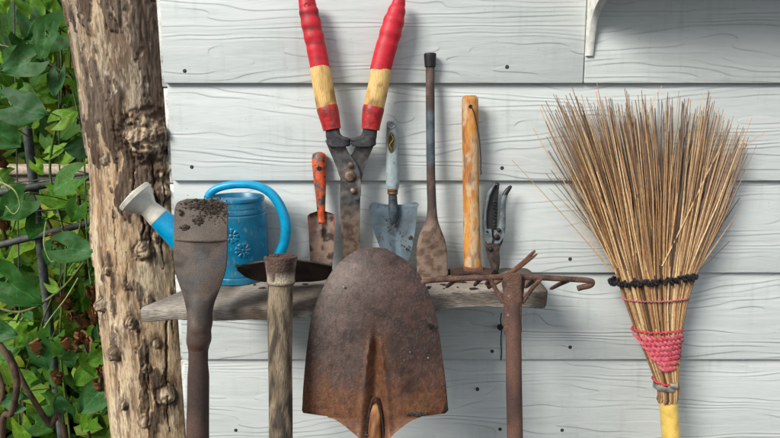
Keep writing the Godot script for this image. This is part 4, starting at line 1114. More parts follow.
func build_rake() -> void:
	var t := thing("bow_rake", "rusty rake standing head up with tines resting on the shelf", "rake", Vector3(0.153, 0, 0.42))
	var rc := func(p): return rgb(116, 88, 74).lerp(rgb(84, 62, 54), sm(-0.2, 0.3, nz(p, 30.0))).lerp(rgb(148, 112, 92), 0.6 * sm(0.15, 0.35, nz(p, 70.0)))
	var b := Buf.new()
	# bar: bent round at both ends
	tube(b, spl([Vector3(0.0468, 1.1506, 0.196), Vector3(0.0455, 1.1566, 0.196), Vector3(0.0503, 1.16, 0.196), Vector3(0.0633, 1.1618, 0.196), Vector3(0.0862, 1.1633, 0.196), Vector3(0.115, 1.1645, 0.196), Vector3(0.1437, 1.1654, 0.196), Vector3(0.1752, 1.1663, 0.196), Vector3(0.2083, 1.1657, 0.196), Vector3(0.2371, 1.1642, 0.196), Vector3(0.2659, 1.1627, 0.196), Vector3(0.2818, 1.1615, 0.196), Vector3(0.2897, 1.1597, 0.196), Vector3(0.2908, 1.1567, 0.196), Vector3(0.2872, 1.1534, 0.196), Vector3(0.2781, 1.1513, 0.196), Vector3(0.2705, 1.1492, 0.196)], 4), 0.0043, 12, rc, 0.85)
	var bar := part("head_bar", b, M.rough_rust, t)
	for q in [[Vector3(0.0963, 1.1624, 0.196), Vector3(0.0914, 1.1519, 0.176), Vector3(0.0853, 1.1389, 0.156)], [Vector3(0.1308, 1.1633, 0.196), Vector3(0.1297, 1.1534, 0.176), Vector3(0.1279, 1.1415, 0.156)], [Vector3(0.1466, 1.1633, 0.196), Vector3(0.1459, 1.154, 0.176), Vector3(0.1451, 1.1433, 0.156)], [Vector3(0.2093, 1.1636, 0.196), Vector3(0.208, 1.1519, 0.176), Vector3(0.2049, 1.1383, 0.156)], [Vector3(0.256, 1.1612, 0.196), Vector3(0.2508, 1.1497, 0.176), Vector3(0.2431, 1.1361, 0.156)]]:
		b = Buf.new()
		tube(b, spl(q, 5), [0.0038, 0.0038, 0.0037, 0.0037, 0.0036, 0.0035, 0.0034, 0.0033, 0.0031, 0.0028, 0.0020], 10, rc, 0.9)
		part("tine", b, M.rough_rust, bar)
	b = Buf.new()
	upright(b, [[1.0782, 0.1728, 0.1786, 0.217], [1.0812, 0.1677, 0.1837, 0.2166], [1.0876, 0.1642, 0.1871, 0.2156], [1.1075, 0.1632, 0.1877, 0.2127], [1.1359, 0.1624, 0.1881, 0.2085], [1.1643, 0.1614, 0.1878, 0.2044], [1.1722, 0.1616, 0.1875, 0.2032], [1.1736, 0.1627, 0.1863, 0.203]], 60, 12, func(s, y, _hw): return Vector2(0.0040 * sqrt(maxf(0.0, 1.0 - pow(absf(s), 6.0))) + 0.0008 * nz(Vector3(s, y * 30.0, 0), 2.0), -0.004), rc, 0.5)
	part("strap", b, M.rough_rust, t)
	for q in [Vector3(0.1675, 1.1584, 0.2045), Vector3(0.1684, 1.1145, 0.2112), Vector3(0.1778, 1.0918, 0.2148), Vector3(0.1696, 1.1415, 0.2072)]:
		b = Buf.new()
		lathe(b, q + Vector3(0, 0, 0.0020), Vector3(0, 0, 1), [[0.0038, -0.001], [0.0036, 0.001], [0.0024, 0.0022], [0.0, 0.0026]], 12, rgb(128, 122, 122))
		part("rivet", b, M.steel, t)
	for q in [[Vector3(0.1427, 1.1659, 0.198), Vector3(0.1506, 1.1511, 0.2), Vector3(0.1625, 1.1306, 0.206)], [Vector3(0.217, 1.1648, 0.198), Vector3(0.2051, 1.1517, 0.2), Vector3(0.1889, 1.1306, 0.206)], [Vector3(0.1924, 1.1683, 0.196), Vector3(0.1905, 1.1549, 0.198), Vector3(0.1871, 1.1341, 0.203)], [Vector3(0.1622, 1.1683, 0.196), Vector3(0.1637, 1.1564, 0.198), Vector3(0.1661, 1.1416, 0.203)]]:
		b = Buf.new()
		tube(b, spl(q, 5), 0.0032, 8, rc, 0.6)
		part("brace", b, M.rough_rust, t)
	b = Buf.new()
	var T := [[0.9388, 0.1681, 0.1908, 0.238], [1.0216, 0.1663, 0.1889, 0.2246], [1.0713, 0.1658, 0.1881, 0.2164], [1.0926, 0.166, 0.1877, 0.213], [1.1351, 0.1664, 0.1872, 0.206]]
	T.push_front([0.01, 0.142, 0.164, 0.42])
	upright(b, T, 80, 16, round_sec(), func(p): return rgb(116, 86, 74).lerp(rgb(88, 66, 58), sm(-0.2, 0.3, nz(p, 14.0))), 0.6)
	part("handle", b, M.rust, t)

func build_twig() -> void:
	var t := thing("split_stick", "split brown stick poking up beside the rake head", "stick", Vector3(0.1534, 1.1449, 0.16))
	var b := Buf.new()
	var wc := func(p): return rgb(142, 100, 78).lerp(rgb(108, 74, 58), sm(-0.2, 0.3, nz(p, 50.0)))
	tube(b, spl([Vector3(0.1458, 1.1433, 0.17), Vector3(0.1627, 1.149, 0.158), Vector3(0.1867, 1.1557, 0.135), Vector3(0.2105, 1.1649, 0.11), Vector3(0.2308, 1.1774, 0.092), Vector3(0.2338, 1.1782, 0.09)], 5), [0.0042, 0.0042, 0.0042, 0.0042, 0.0042, 0.0042, 0.0042, 0.0041, 0.0041, 0.0041, 0.0041, 0.0040, 0.0040, 0.0039, 0.0038, 0.0037, 0.0036, 0.0034, 0.0032, 0.0030, 0.0027, 0.0024, 0.0020, 0.0016, 0.0012, 0.0008], 8, wc, 0.8)
	part("stem", b, M.bark, t)
	b = Buf.new()
	tube(b, spl([Vector3(0.1816, 1.1526, 0.138), Vector3(0.2002, 1.1587, 0.122), Vector3(0.2213, 1.1676, 0.104), Vector3(0.2371, 1.1756, 0.094)], 5), [0.0034, 0.0034, 0.0034, 0.0034, 0.0034, 0.0033, 0.0032, 0.0031, 0.0030, 0.0029, 0.0028, 0.0026, 0.0023, 0.0020, 0.0015, 0.0007], 8, wc, 0.8)
	part("split_end", b, M.bark, t)

func build_hook() -> void:
	var t := thing("wire_hook", "rusty nail with a hanging bit of wire under the shelf", "hook", Vector3(0.1973, 1.0217, 0.012))
	var b := Buf.new()
	lathe(b, Vector3(0.1964, 1.0217, 0.012), Vector3(-0.1, 0.2, 1), [[0.0022, -0.006], [0.0022, 0.012], [0.0056, 0.0125], [0.0056, 0.0145], [0.0, 0.0155]], 12, rgb(40, 36, 34))
	part("nail", b, M.rust, t)
	b = Buf.new()
	tube(b, spl([Vector3(0.1971, 1.0497, 0.022), Vector3(0.196, 1.0367, 0.022), Vector3(0.1987, 1.021, 0.02), Vector3(0.1992, 0.9968, 0.016), Vector3(0.2012, 0.973, 0.014), Vector3(0.201, 0.9576, 0.014)], 6), 0.0011, 6, rgb(56, 54, 52))
	part("wire", b, M.steel, t)

# ---------------------------------------------------------------- the broom
func build_broom() -> void:
	var foot := Vector3(0.50, 0, 0.26)
	var t := thing("twig_broom", "stiff twig broom standing bristles up against the wall", "broom", foot)
	var neck := Vector3(0.4782, 0.9239, 0.07)
	var b := Buf.new()
	tube(b, [Vector3(0.4775, 0.9313, 0.07), Vector3(0.4798, 0.9074, 0.074), Vector3(0.4825, 0.8765, 0.079), Vector3(0.4853, 0.8456, 0.084), Vector3(0.497, 0.4, 0.17), Vector3(0.500, 0.005, 0.26)], [0.0145, 0.0148, 0.0148, 0.0148, 0.0148, 0.0148], 24, rgb(222, 188, 98))
	part("handle", b, M.plastic, t)
	# bristles: root round the neck, held by the bindings, fanning out to the wall
	var r := RandomNumberGenerator.new(); r.seed = 99
	var hold := Vector3(0.445, 1.1218, 0.055)      # middle of the black binding
	var more := Buf.new()
	var tones := [rgb(192, 150, 100), rgb(170, 126, 80), rgb(202, 166, 118), rgb(146, 104, 64), rgb(116, 82, 54), rgb(180, 142, 96), rgb(156, 120, 82), rgb(88, 64, 48), rgb(74, 54, 42), rgb(216, 184, 138)]
	var top_y := func(f: float) -> float:      # height of the fan's edge from left (-1) to right (1)
		return lerpf(Vector3(0.2616, 1.4171, 0.02).y, Vector3(0.4139, 1.4187, 0.02).y, sm(-1.0, -0.1, f)) + lerpf(0.0, Vector3(0.5933, 1.353, 0.02).y - Vector3(0.4141, 1.4155, 0.02).y, sm(0.55, 1.0, f))
	var n := 560
	for i in n:
		var shown := i < 285
		var f := clampf(lerpf(-1.0, 1.0, (i % 285 + r.randf()) / 285.0), -1, 1) if shown else r.randf_range(-0.97, 0.97)
		var lay := r.randf_range(0.55, 1.0) if shown else r.randf_range(-1.0, 0.5)      # front to back in the bundle
		var edge := sqrt(maxf(0.0, 1.0 - f * f))
		var p0 := neck + Vector3(f * 0.0155, -0.014 - r.randf() * 0.004, 0.0155 * lay * edge + 0.002)
		var p1 := neck + Vector3(f * 0.0165 - 0.001, 0.012, 0.0168 * lay * edge + 0.002)
		var p2 := Vector3(0.4557, 1.0372, 0.062) + Vector3(f * 0.0400, 0, 0.0165 * lay * edge + 0.002)
		var p3 := hold + Vector3(f * 0.0665, 0.004 - 0.006 * f, 0.0170 * lay * edge + 0.003)
		var tipx := lerpf(Vector3(0.2587, 1.409, 0.02).x, Vector3(0.5933, 1.353, 0.02).x, (f + 1) / 2) + r.randfn(0, 0.007) + 0.55 * (roundf(f * 13.0 + 0.6 * na.get_noise_2d(f * 5.0, 8.0)) / 13.0 - f) * 0.135 + 0.010 * na.get_noise_2d(f * 9.0, lay * 0.6)
		var ty: float = top_y.call(f) + r.randfn(-0.006, 0.012) - (absf(r.randfn(0, 0.05)) if r.randf() < 0.4 else 0.0)
		if not shown: ty -= r.randf() * 0.09
		var p5 := Vector3(tipx, ty, 0.026 + 0.016 * lay + r.randf_range(-0.004, 0.008))
		var p4 := p3.lerp(p5, 0.5) + Vector3(f * -0.005 + r.randfn(0, 0.0035), 0, 0.004 + r.randfn(0, 0.003))
		var pts := []
		var key := [p0, p1, p2, p3, p4, p5]
		for k in 5:
			for q in 2: pts.append(key[k].cubic_interpolate(key[k + 1], key[maxi(k - 1, 0)], key[mini(k + 2, 5)], q / 2.0))
		pts.append(p5)
		var w := r.randf_range(0.0010, 0.0021)
		var rad := []
		for k in pts.size(): rad.append(w * lerpf(1.0, 0.35, pow(k / 10.0, 2.0)))
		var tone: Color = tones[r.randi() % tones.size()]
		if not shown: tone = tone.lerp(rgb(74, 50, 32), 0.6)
		var tip := tone.lerp(rgb(104, 82, 66), r.randf_range(0.1, 0.8))
		var col := func(p): return tone.lerp(tip, sm(0.10, 0.02, p5.y - p.y))
		if shown:
			b = Buf.new()
			tube(b, pts, rad, 3, col, 1.0, Vector3.ZERO, -0.2)
			part("bristle", b, M.straw, t)
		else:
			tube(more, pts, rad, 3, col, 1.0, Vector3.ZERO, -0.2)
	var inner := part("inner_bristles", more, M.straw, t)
	inner.set_meta("kind", "stuff")
	# strays
	for q in [[[Vector3(0.3673, 1.1394, 0.068), Vector3(0.3146, 1.2006, 0.0603), Vector3(0.2555, 1.2647, 0.0527), Vector3(0.2005, 1.3216, 0.045)]], [[Vector3(0.3794, 1.144, 0.066), Vector3(0.3296, 1.2404, 0.0573), Vector3(0.2816, 1.3219, 0.0487), Vector3(0.2439, 1.4056, 0.04)]], [[Vector3(0.3708, 1.1474, 0.066), Vector3(0.3231, 1.2314, 0.054), Vector3(0.2816, 1.2966, 0.042), Vector3(0.2364, 1.3732, 0.03)]], [[Vector3(0.4484, 1.1496, 0.074), Vector3(0.4833, 1.2252, 0.066), Vector3(0.5123, 1.2901, 0.058), Vector3(0.5401, 1.348, 0.05)]], [[Vector3(0.5227, 1.2073, 0.06), Vector3(0.549, 1.2626, 0.05), Vector3(0.5785, 1.3344, 0.04), Vector3(0.6237, 1.3683, 0.03)]], [[Vector3(0.3576, 1.1527, 0.06), Vector3(0.3316, 1.195, 0.05), Vector3(0.3111, 1.2272, 0.04), Vector3(0.2908, 1.2529, 0.03)]], [[Vector3(0.502, 1.1491, 0.066), Vector3(0.5335, 1.2314, 0.054), Vector3(0.5632, 1.2966, 0.042), Vector3(0.5965, 1.3895, 0.03)]], [[Vector3(0.4113, 1.2892, 0.05), Vector3(0.4189, 1.3542, 0.0433), Vector3(0.427, 1.4104, 0.0367), Vector3(0.4438, 1.4409, 0.03)]], [[Vector3(0.3521, 1.2892, 0.05), Vector3(0.3436, 1.3542, 0.0433), Vector3(0.3401, 1.3944, 0.0367), Vector3(0.3384, 1.4313, 0.03)]], [[Vector3(0.4925, 0.9589, 0.066), Vector3(0.5009, 0.9339, 0.064), Vector3(0.5073, 0.9123, 0.062), Vector3(0.5131, 0.8791, 0.06)]]]:
		b = Buf.new()
		var sp := spl(q[0], 4)
		var rad := []
		for k in sp.size(): rad.append(lerpf(0.00115, 0.0005, k / float(sp.size())))
		tube(b, sp, rad, 3, rgb(186, 140, 92).lerp(rgb(214, 180, 130), r.randf()), 1.0, Vector3.ZERO, -0.2)
		part("bristle", b, M.straw, t)
	# bindings: loops round the flat bundle
	var loop := func(c: Vector3, hw: float, dz: float, tilt: float, rad: float, turns: float, amp: float, wob: float, steps: int) -> Array:
		var o := []
		for i in steps + 1:
			var a := TAU * i / steps
			var p := c + Vector3(cos(a) * hw, -cos(a) * tilt, sin(a) * dz)
			var out := Vector3(cos(a), 0, sin(a) * 1.5).normalized()
			var tw := a * turns
			p += (out * cos(tw) + Vector3.UP * sin(tw)) * amp * (1.0 + wob * na.get_noise_2d(i * 0.21, 5.0))
			o.append(p)
		return o
	b = Buf.new()
	tube(b, loop.call(Vector3(0.4429, 1.1226, 0.058), 0.0690, 0.0230, -0.0064, 0.002, 34.0, 0.0030, 1.2, 620), 0.0019, 6, rgb(26, 27, 30))
	part("black_cord", b, M.cord, t)
	b = Buf.new()
	tube(b, loop.call(Vector3(0.4423, 1.1247, 0.059), 0.0680, 0.0225, -0.0052, 0.002, 21.0, 0.0036, 1.6, 460), 0.0017, 6, rgb(32, 33, 37))
	part("black_cord", b, M.cord, t)
	b = Buf.new()
	tube(b, loop.call(Vector3(0.4486, 1.0906, 0.06), 0.0545, 0.0215, -0.0015, 0.002, 60.0, 0.0009, 0.5, 700), 0.0011, 5, rgb(206, 120, 128))
	part("pink_string", b, M.cord, t)
	b = Buf.new()
	tube(b, loop.call(Vector3(0.4554, 1.0362, 0.062), 0.0415, 0.0205, -0.0012, 0.002, 30.0, 0.0013, 0.8, 420), 0.0016, 6, rgb(220, 74, 92))
	part("pink_string", b, M.cord, t)
	b = Buf.new()
	tube(b, loop.call(Vector3(0.4724, 0.9461, 0.07), 0.0192, 0.0190, 0.0004, 0.002, 9.0, 0.0007, 0.4, 160), 0.0016, 6, rgb(222, 70, 84))
	part("pink_string", b, M.cord, t)
	# woven band: short slanting stitches in staggered diagonal rows that narrow towards the neck
	var band := Node3D.new()
	band.name = "woven_band"
	t.add_child(band, true)
	for row in 7:
		var fy := (row + 0.6) / 7.0
		var c := Vector3(0.4557, 1.0322, 0.063).lerp(Vector3(0.4671, 0.9709, 0.068), fy)
		var hw := lerpf(0.0415, 0.0225, fy); var dz := lerpf(0.0205, 0.0185, fy)
		for k in range(-7, 8):
			var s := (k + fposmod(row * 0.36, 1.0)) / 5.0 + 0.04
			if absf(s) > 0.98: continue
			if s < -1.0 + 0.75 * pow(fy, 2.2) - 0.05: continue
			if row >= 5 and s > 0.62 : continue
			var ctr := c + Vector3(s * hw, 0.0028 * s, dz * sqrt(maxf(0.0, 1.0 - s * s)) + 0.0012)
			var d := Vector3(0.0062, -0.0044, 0.0) * r.randf_range(0.85, 1.1)
			d.z = -0.004 * s
			b = Buf.new()
			tube(b, [ctr - d, ctr - d * 0.7 + Vector3(0, 0, 0.001), ctr + Vector3(0, 0, 0.0017), ctr + d * 0.7 + Vector3(0, 0, 0.001), ctr + d], [0.0009, 0.0023, 0.0027, 0.0023, 0.0009], 7, rgb(222, 82, 100).lerp(rgb(232, 132, 142), r.randf() * 0.7), 0.7)
			part("stitch", b, M.cord, band)
	# hose clamp with its screw
	b = Buf.new()
	lathe(b, Vector3(0.4746, 0.9305, 0.0705), Vector3(0.04, 1, -0.10), [[0.0196, 0.0], [0.0200, 0.0003], [0.0204, 0.004], [0.0200, 0.0085], [0.0196, 0.009]], 30, func(p): return rgb(150, 148, 140).lerp(rgb(96, 90, 84), sm(0.0, 0.3, nz(p, 50.0))))
	var clamp_ := part("hose_clamp", b, M.steel, t)
	b = Buf.new()
	var sc := Vector3(0.4766, 0.9471, 0.092)
	lathe(b, sc - Vector3(0.006, 0, 0), Vector3(1, 0.1, 0.2), [[0.0030, 0.0], [0.0042, 0.001], [0.0042, 0.007], [0.0052, 0.0072], [0.0052, 0.0115], [0.0, 0.012]], 14, rgb(176, 170, 158))
	part("screw", b, M.steel, clamp_)

# ---------------------------------------------------------------- the garden beside the house
# a leaf one unit long with its stalk end at the origin and its tip along +y, folded along the midrib and curled
func leaf_mesh(wide: float, lobe: float, fold: float, curl: float, wave: float, tone: Color, seed_: int, rows := 8, cols := 6) -> ArrayMesh:
	var pos := []
	for j in rows + 1:
		var v := float(j) / rows
		var w := wide * pow(sin(PI * pow(v * 0.96 + 0.04, 0.62)), 0.75) if v < 1.0 else 0.0
		w *= 1.0 + 0.16 * cos(v * 9.0 + seed_) * (1.0 - v)
		for i in cols + 1:
			var s := -1.0 + 2.0 * i / cols
			var y := v - lobe * pow(absf(s), 1.6) * pow(1.0 - v, 2.0)
			var z := fold * absf(s) * w - curl * v * v + wave * na.get_noise_3d(s * 1.7 + seed_, v * 2.6, 1.0)
			pos.append(Vector3(s * w, y, z))
	var st := SurfaceTool.new()
	st.begin(Mesh.PRIMITIVE_TRIANGLES)
	for j in rows + 1:
		for i in cols + 1:
			st.set_color(tone)
			st.set_uv(Vector2(float(i) / cols, 1.0 - float(j) / rows))
			st.add_vertex(pos[j * (cols + 1) + i])
	for j in rows:
		for i in cols:
			var a := j * (cols + 1) + i
			for k in [a, a + cols + 1, a + 1, a + 1, a + cols + 1, a + cols + 2]: st.add_index(k)
	st.generate_normals()
	return st.commit()

func leaf_basis(tip: Vector3, face: Vector3, size: float) -> Basis:
	var y := tip.normalized()
	var z := (face - y * face.dot(y)).normalized()
	return Basis(y.cross(z), y, z).scaled(Vector3.ONE * size)

func build_garden() -> void:
	var r := RandomNumberGenerator.new(); r.seed = 404
	var b := Buf.new()
	# far garden wall
	var w := thing("garden_wall", "low pale garden wall far behind the leaves", "wall", Vector3(-3.4, 0, -3.0))
	var top := Vector3(-2.2761, 1.0304, -3).y
	bevel_box(b, Vector3(-6.5, 0, -3.15), Vector3(-0.36, top - 0.06, -3.0), 0.01, rgb(150, 138, 122))
	part("masonry", b, M.concrete, w)
	b = Buf.new()
	bevel_box(b, Vector3(-6.52, top - 0.06, -3.18), Vector3(-0.36, top, -2.96), 0.012, rgb(198, 182, 158))
	part("coping", b, M.concrete, w)
	# pipe fence
	var f := thing("pipe_fence", "grey pipe fence half hidden by the vine", "fence", Vector3(-0.85, 0, -0.42))
	for q in [[Vector3(-1.1151, 1.1746, -0.42), Vector3(-0.6621, 1.2565, -0.42), 0.0095], [Vector3(-1.1354, 1.0316, -0.42), Vector3(-0.6588, 1.1495, -0.42), 0.0085]]:
		b = Buf.new()
		tube(b, [q[0], q[0].lerp(q[1], 0.5), q[1]], q[2], 14, rgb(84, 88, 84))
		part("rail", b, M.dusty, f)
	for px in [Vector3(-0.8873, 1.2326, -0.435), Vector3(-1.1557, 1.2326, -0.435)]:
		b = Buf.new()
		tube(b, [Vector3(px.x, 0, px.z), Vector3(px.x, 0.7, px.z), Vector3(px.x, 1.36, px.z)], 0.0105, 14, rgb(92, 98, 94))
		part("post", b, M.dusty, f)
	for q in [[Vector3(-1.0608, 1.1562, -0.41), Vector3(-0.6901, 1.1637, -0.41)], [Vector3(-1.0534, 1.2109, -0.41), Vector3(-0.7064, 1.2551, -0.41)], [Vector3(-0.875, 1.6551, -0.42), Vector3(-0.9552, 0.8454, -0.42)], [Vector3(-0.7726, 1.6551, -0.42), Vector3(-0.8493, 0.8454, -0.42)]]:
		b = Buf.new()
		tube(b, [q[0], q[0].lerp(q[1], 0.5), q[1]], 0.0018, 6, rgb(92, 92, 88))
		part("wire", b, M.dusty, f)
	# the climbing vine close by
	var v := thing("climbing_vine", "climbing vine with large dark heart shaped leaves beside the trunk", "vine", Vector3(-0.8, 0, -0.2))
	for q in [[Vector3(-0.74, 0, -0.22), Vector3(-0.7481, 0.6494, -0.24), Vector3(-0.7524, 0.8877, -0.25), Vector3(-0.723, 1.0961, -0.26), Vector3(-0.7514, 1.2729, -0.28), Vector3(-0.696, 1.4449, -0.26), Vector3(-0.6822, 1.6633, -0.25)], [Vector3(-0.84, 0, -0.28), Vector3(-0.9069, 0.6131, -0.3), Vector3(-0.8145, 0.9001, -0.28), Vector3(-0.6929, 1.1303, -0.26), Vector3(-0.6615, 1.3182, -0.26), Vector3(-0.6782, 1.5073, -0.27), Vector3(-0.614, 1.6847, -0.26)], [Vector3(-0.884, 1.5516, -0.3), Vector3(-0.7534, 1.5208, -0.24), Vector3(-0.6849, 1.4847, -0.24), Vector3(-0.6209, 1.4394, -0.22)], [Vector3(-0.9594, 0.9663, -0.3), Vector3(-0.8291, 0.9582, -0.24), Vector3(-0.7342, 1.0095, -0.24), Vector3(-0.6529, 1.0843, -0.2)], [Vector3(-0.8605, 1.2974, -0.25), Vector3(-0.8097, 1.2364, -0.22), Vector3(-0.7857, 1.1883, -0.2), Vector3(-0.7987, 1.1497, -0.2)], [Vector3(-0.6603, 1.2542, -0.25), Vector3(-0.6546, 1.0835, -0.22), Vector3(-0.6394, 0.9996, -0.2), Vector3(-0.6263, 0.9164, -0.18)]]:
		b = Buf.new()
		tube(b, spl(q, 8), r.randf_range(0.0016, 0.0030), 6, rgb(92, 122, 48).lerp(rgb(120, 100, 66), r.randf()))
		part("stem", b, M.dusty, v)
	var tones := [rgb(58, 116, 50), rgb(50, 104, 54), rgb(76, 136, 50), rgb(104, 164, 52), rgb(130, 186, 58), rgb(70, 124, 72)]
	var shapes := []
	for k in 12: shapes.append(leaf_mesh(r.randf_range(0.46, 0.60), r.randf_range(0.45, 0.8), r.randf_range(0.05, 0.3), r.randf_range(-0.1, 0.25), 0.10, tones[k % 6], k * 7))
	# [base, tip direction, face, size, which]; a stalk joins the base to the vine
	var big := [
		[Vector3(-0.5451, 1.596, -0.13), Vector3(-1, 0.12, 0), 0.10, 5], [Vector3(-0.6372, 1.55, -0.16), Vector3(-1, -0.25, 0), 0.105, 0], [Vector3(-0.7004, 1.575, -0.18), Vector3(0.3, -1, 0), 0.075, 1],
		[Vector3(-0.6383, 1.5377, -0.12), Vector3(-0.3, -1, 0), 0.075, 6], [Vector3(-0.6853, 1.4927, -0.14), Vector3(-0.9, -0.35, 0), 0.085, 5], [Vector3(-0.7401, 1.4388, -0.2), Vector3(0.6, -0.7, 0), 0.06, 8], [Vector3(-0.6458, 1.4679, -0.16), Vector3(-0.15, -1, 0), 0.065, 11],
		[Vector3(-0.7037, 1.4101, -0.1), Vector3(1, -0.30, 0), 0.115, 1], [Vector3(-0.7557, 1.369, -0.12), Vector3(0.7, -0.6, 0), 0.09, 0], [Vector3(-0.6058, 1.328, -0.17), Vector3(-1, -0.05, 0), 0.075, 1],
		[Vector3(-0.6016, 1.2755, -0.1), Vector3(-1, -0.55, 0), 0.085, 2], [Vector3(-0.7145, 1.2301, -0.12), Vector3(-0.8, -0.6, 0), 0.09, 0], [Vector3(-0.632, 1.2118, -0.16), Vector3(-0.5, -1, 0), 0.06, 2],
		[Vector3(-0.5984, 1.1506, -0.05), Vector3(1, -0.22, 0), 0.082, 5], [Vector3(-0.7088, 1.1785, -0.14), Vector3(-0.55, -0.8, 0), 0.062, 6], [Vector3(-0.6769, 1.1234, -0.13), Vector3(-0.5, -0.85, 0), 0.056, 7], [Vector3(-0.6074, 1.1626, -0.2), Vector3(-0.9, -0.3, 0), 0.055, 9],
		[Vector3(-0.7422, 1.076, -0.08), Vector3(0.85, -0.6, 0), 0.125, 6], [Vector3(-0.8022, 0.9626, -0.12), Vector3(0.75, -0.2, 0), 0.07, 5], [Vector3(-0.7024, 0.9372, -0.14), Vector3(-0.5, -1, 0), 0.085, 2], [Vector3(-0.7046, 0.9279, -0.1), Vector3(0.2, -1, 0), 0.07, 7],
		[Vector3(-0.6764, 0.9063, -0.14), Vector3(0.8, -0.2, 0), 0.055, 8], [Vector3(-0.6031, 0.893, -0.15), Vector3(-0.9, -0.3, 0), 0.06, 9], [Vector3(-0.6029, 0.8267, -0.12), Vector3(-0.75, -0.75, 0), 0.10, 11], [Vector3(-0.6409, 0.752, -0.14), Vector3(-0.6, -0.8, 0), 0.06, 3], [Vector3(-0.7621, 0.8148, -0.1), Vector3(-0.9, 0.1, 0), 0.06, 5], [Vector3(-0.7572, 0.7427, -0.14), Vector3(0.9, -0.4, 0), 0.06, 2],
		[Vector3(-0.7001, 0.7697, -0.15), Vector3(-0.4, 0.9, 0), 0.055, 7], [Vector3(-0.5892, 1.399, -0.19), Vector3(-0.8, 0.5, 0), 0.065, 10], [Vector3(-0.6731, 1.383, -0.2), Vector3(0.8, 0.5, 0), 0.06, 4], [Vector3(-0.609, 1.5399, -0.2), Vector3(-0.3, -0.9, 0), 0.07, 10], [Vector3(-0.6501, 1.5963, -0.22), Vector3(0.2, -0.9, 0), 0.075, 3], [Vector3(-0.5858, 1.4898, -0.2), Vector3(-0.9, -0.3, 0), 0.07, 4]]
	for q in big:
		var o := part_mesh("leaf", shapes[q[3]], M.leaf, v)
		var face := Vector3(r.randf_range(-0.25, 0.35), r.randf_range(0.1, 0.55), 1.0)
		o.transform = Transform3D(leaf_basis(q[1] + Vector3(0, 0, r.randf_range(-0.2, 0.25)), face, q[2] * 0.64), q[0] - v.position)
		b = Buf.new()
		var a: Vector3 = q[0]
		tube(b, spl([a + Vector3(0, 0, 0.001), a + Vector3(r.randf_range(-0.01, 0.01), 0.012, -0.02), a + Vector3(r.randf_range(-0.05, 0.05), -0.02, -0.10)], 4), 0.0012, 5, rgb(104, 138, 62))
		part("stalk", b, M.dusty, v)
	for i in 170:
		var p := Vector3(r.randf_range(-0.98, -0.575), r.randf_range(0.72, 1.72), r.randf_range(-0.38, -0.16))
		if p.x > -0.63 and p.z > -0.2: p.z -= 0.1
		# the openings that let the light through stay thin
		if r.randf() < 0.75 * maxf(sm(0.16, 0.08, Vector2(p.x + 0.76, p.y - 1.27).length()), sm(0.20, 0.1, Vector2(p.x + 0.76, p.y - 1.06).length())): continue
		var o := part_mesh("leaf", shapes[[2, 3, 4, 8, 9, 10, 3, 4, 9, 10, 0, 11][r.randi() % 12]], M.leaf, v)
		o.transform = Transform3D(leaf_basis(Vector3(r.randf_range(-1, 1), r.randf_range(-1.2, 0.2), r.randf_range(-0.3, 0.4)), Vector3(r.randf_range(-0.5, 0.5), r.randf_range(0.0, 0.9), 1), r.randf_range(0.024, 0.048)), p - v.position)
	# withered leaves hang from it
	var dry := []
	for k in 4: dry.append(leaf_mesh(0.20, 0.25, 1.5, 0.35, 0.55, [rgb(148, 112, 84), rgb(166, 130, 98), rgb(126, 94, 72), rgb(178, 144, 108)][k], 90 + k))
	for q in [[Vector3(-0.6582, 1.0315, -0.13), 0.052, 0], [Vector3(-0.6477, 1.001, -0.12), 0.048, 2], [Vector3(-0.5828, 1.0587, -0.11), 0.056, 1], [Vector3(-0.5864, 1.0192, -0.11), 0.05, 0], [Vector3(-0.589, 0.8935, -0.1), 0.05, 1], [Vector3(-0.5852, 0.8675, -0.1), 0.04, 3], [Vector3(-0.6985, 0.9451, -0.11), 0.05, 2], [Vector3(-0.6933, 0.8755, -0.12), 0.04, 0], [Vector3(-0.6278, 0.9888, -0.13), 0.045, 1], [Vector3(-0.6271, 0.9626, -0.12), 0.05, 0], [Vector3(-0.67, 1.158, -0.16), 0.05, 2], [Vector3(-0.7624, 1.1989, -0.14), 0.045, 0], [Vector3(-0.755, 1.326, -0.14), 0.05, 1], [Vector3(-0.6499, 1.4506, -0.2), 0.03, 1], [Vector3(-0.6191, 0.9494, -0.11), 0.045, 1], [Vector3(-0.6574, 0.9453, -0.12), 0.04, 2]]:
		for k in 2:
			var o := part_mesh("dead_leaf", dry[(q[2] + k) % 4], M.leaf_dry, v)
			o.transform = Transform3D(leaf_basis(Vector3(r.randf_range(-0.3, 0.3), -1, r.randf_range(-0.2, 0.2)), Vector3(r.randf_range(-1, 1), 0.2, 1), q[1] * r.randf_range(0.45, 0.75)), q[0] + Vector3(r.randf_range(-0.008, 0.008), 0, 0.012 * k) - v.position)
	for q in [[Vector3(-0.6642, 1.1902, -0.1), Vector3(-0.6607, 1.1493, -0.08), Vector3(-0.649, 1.1159, -0.08), Vector3(-0.635, 1.1395, -0.08)], [Vector3(-0.7435, 1.2679, -0.1), Vector3(-0.7055, 1.2552, -0.08), Vector3(-0.6976, 1.2267, -0.08), Vector3(-0.7109, 1.2094, -0.08), Vector3(-0.7242, 1.2248, -0.08)], [Vector3(-0.6245, 1.0723, -0.12), Vector3(-0.6411, 1.0371, -0.1), Vector3(-0.6728, 0.9998, -0.1), Vector3(-0.6915, 0.9746, -0.1)]]:
		b = Buf.new()
		tube(b, spl(q, 6), 0.0014, 5, rgb(150, 176, 96))
		part("tendril", b, M.dusty, v)
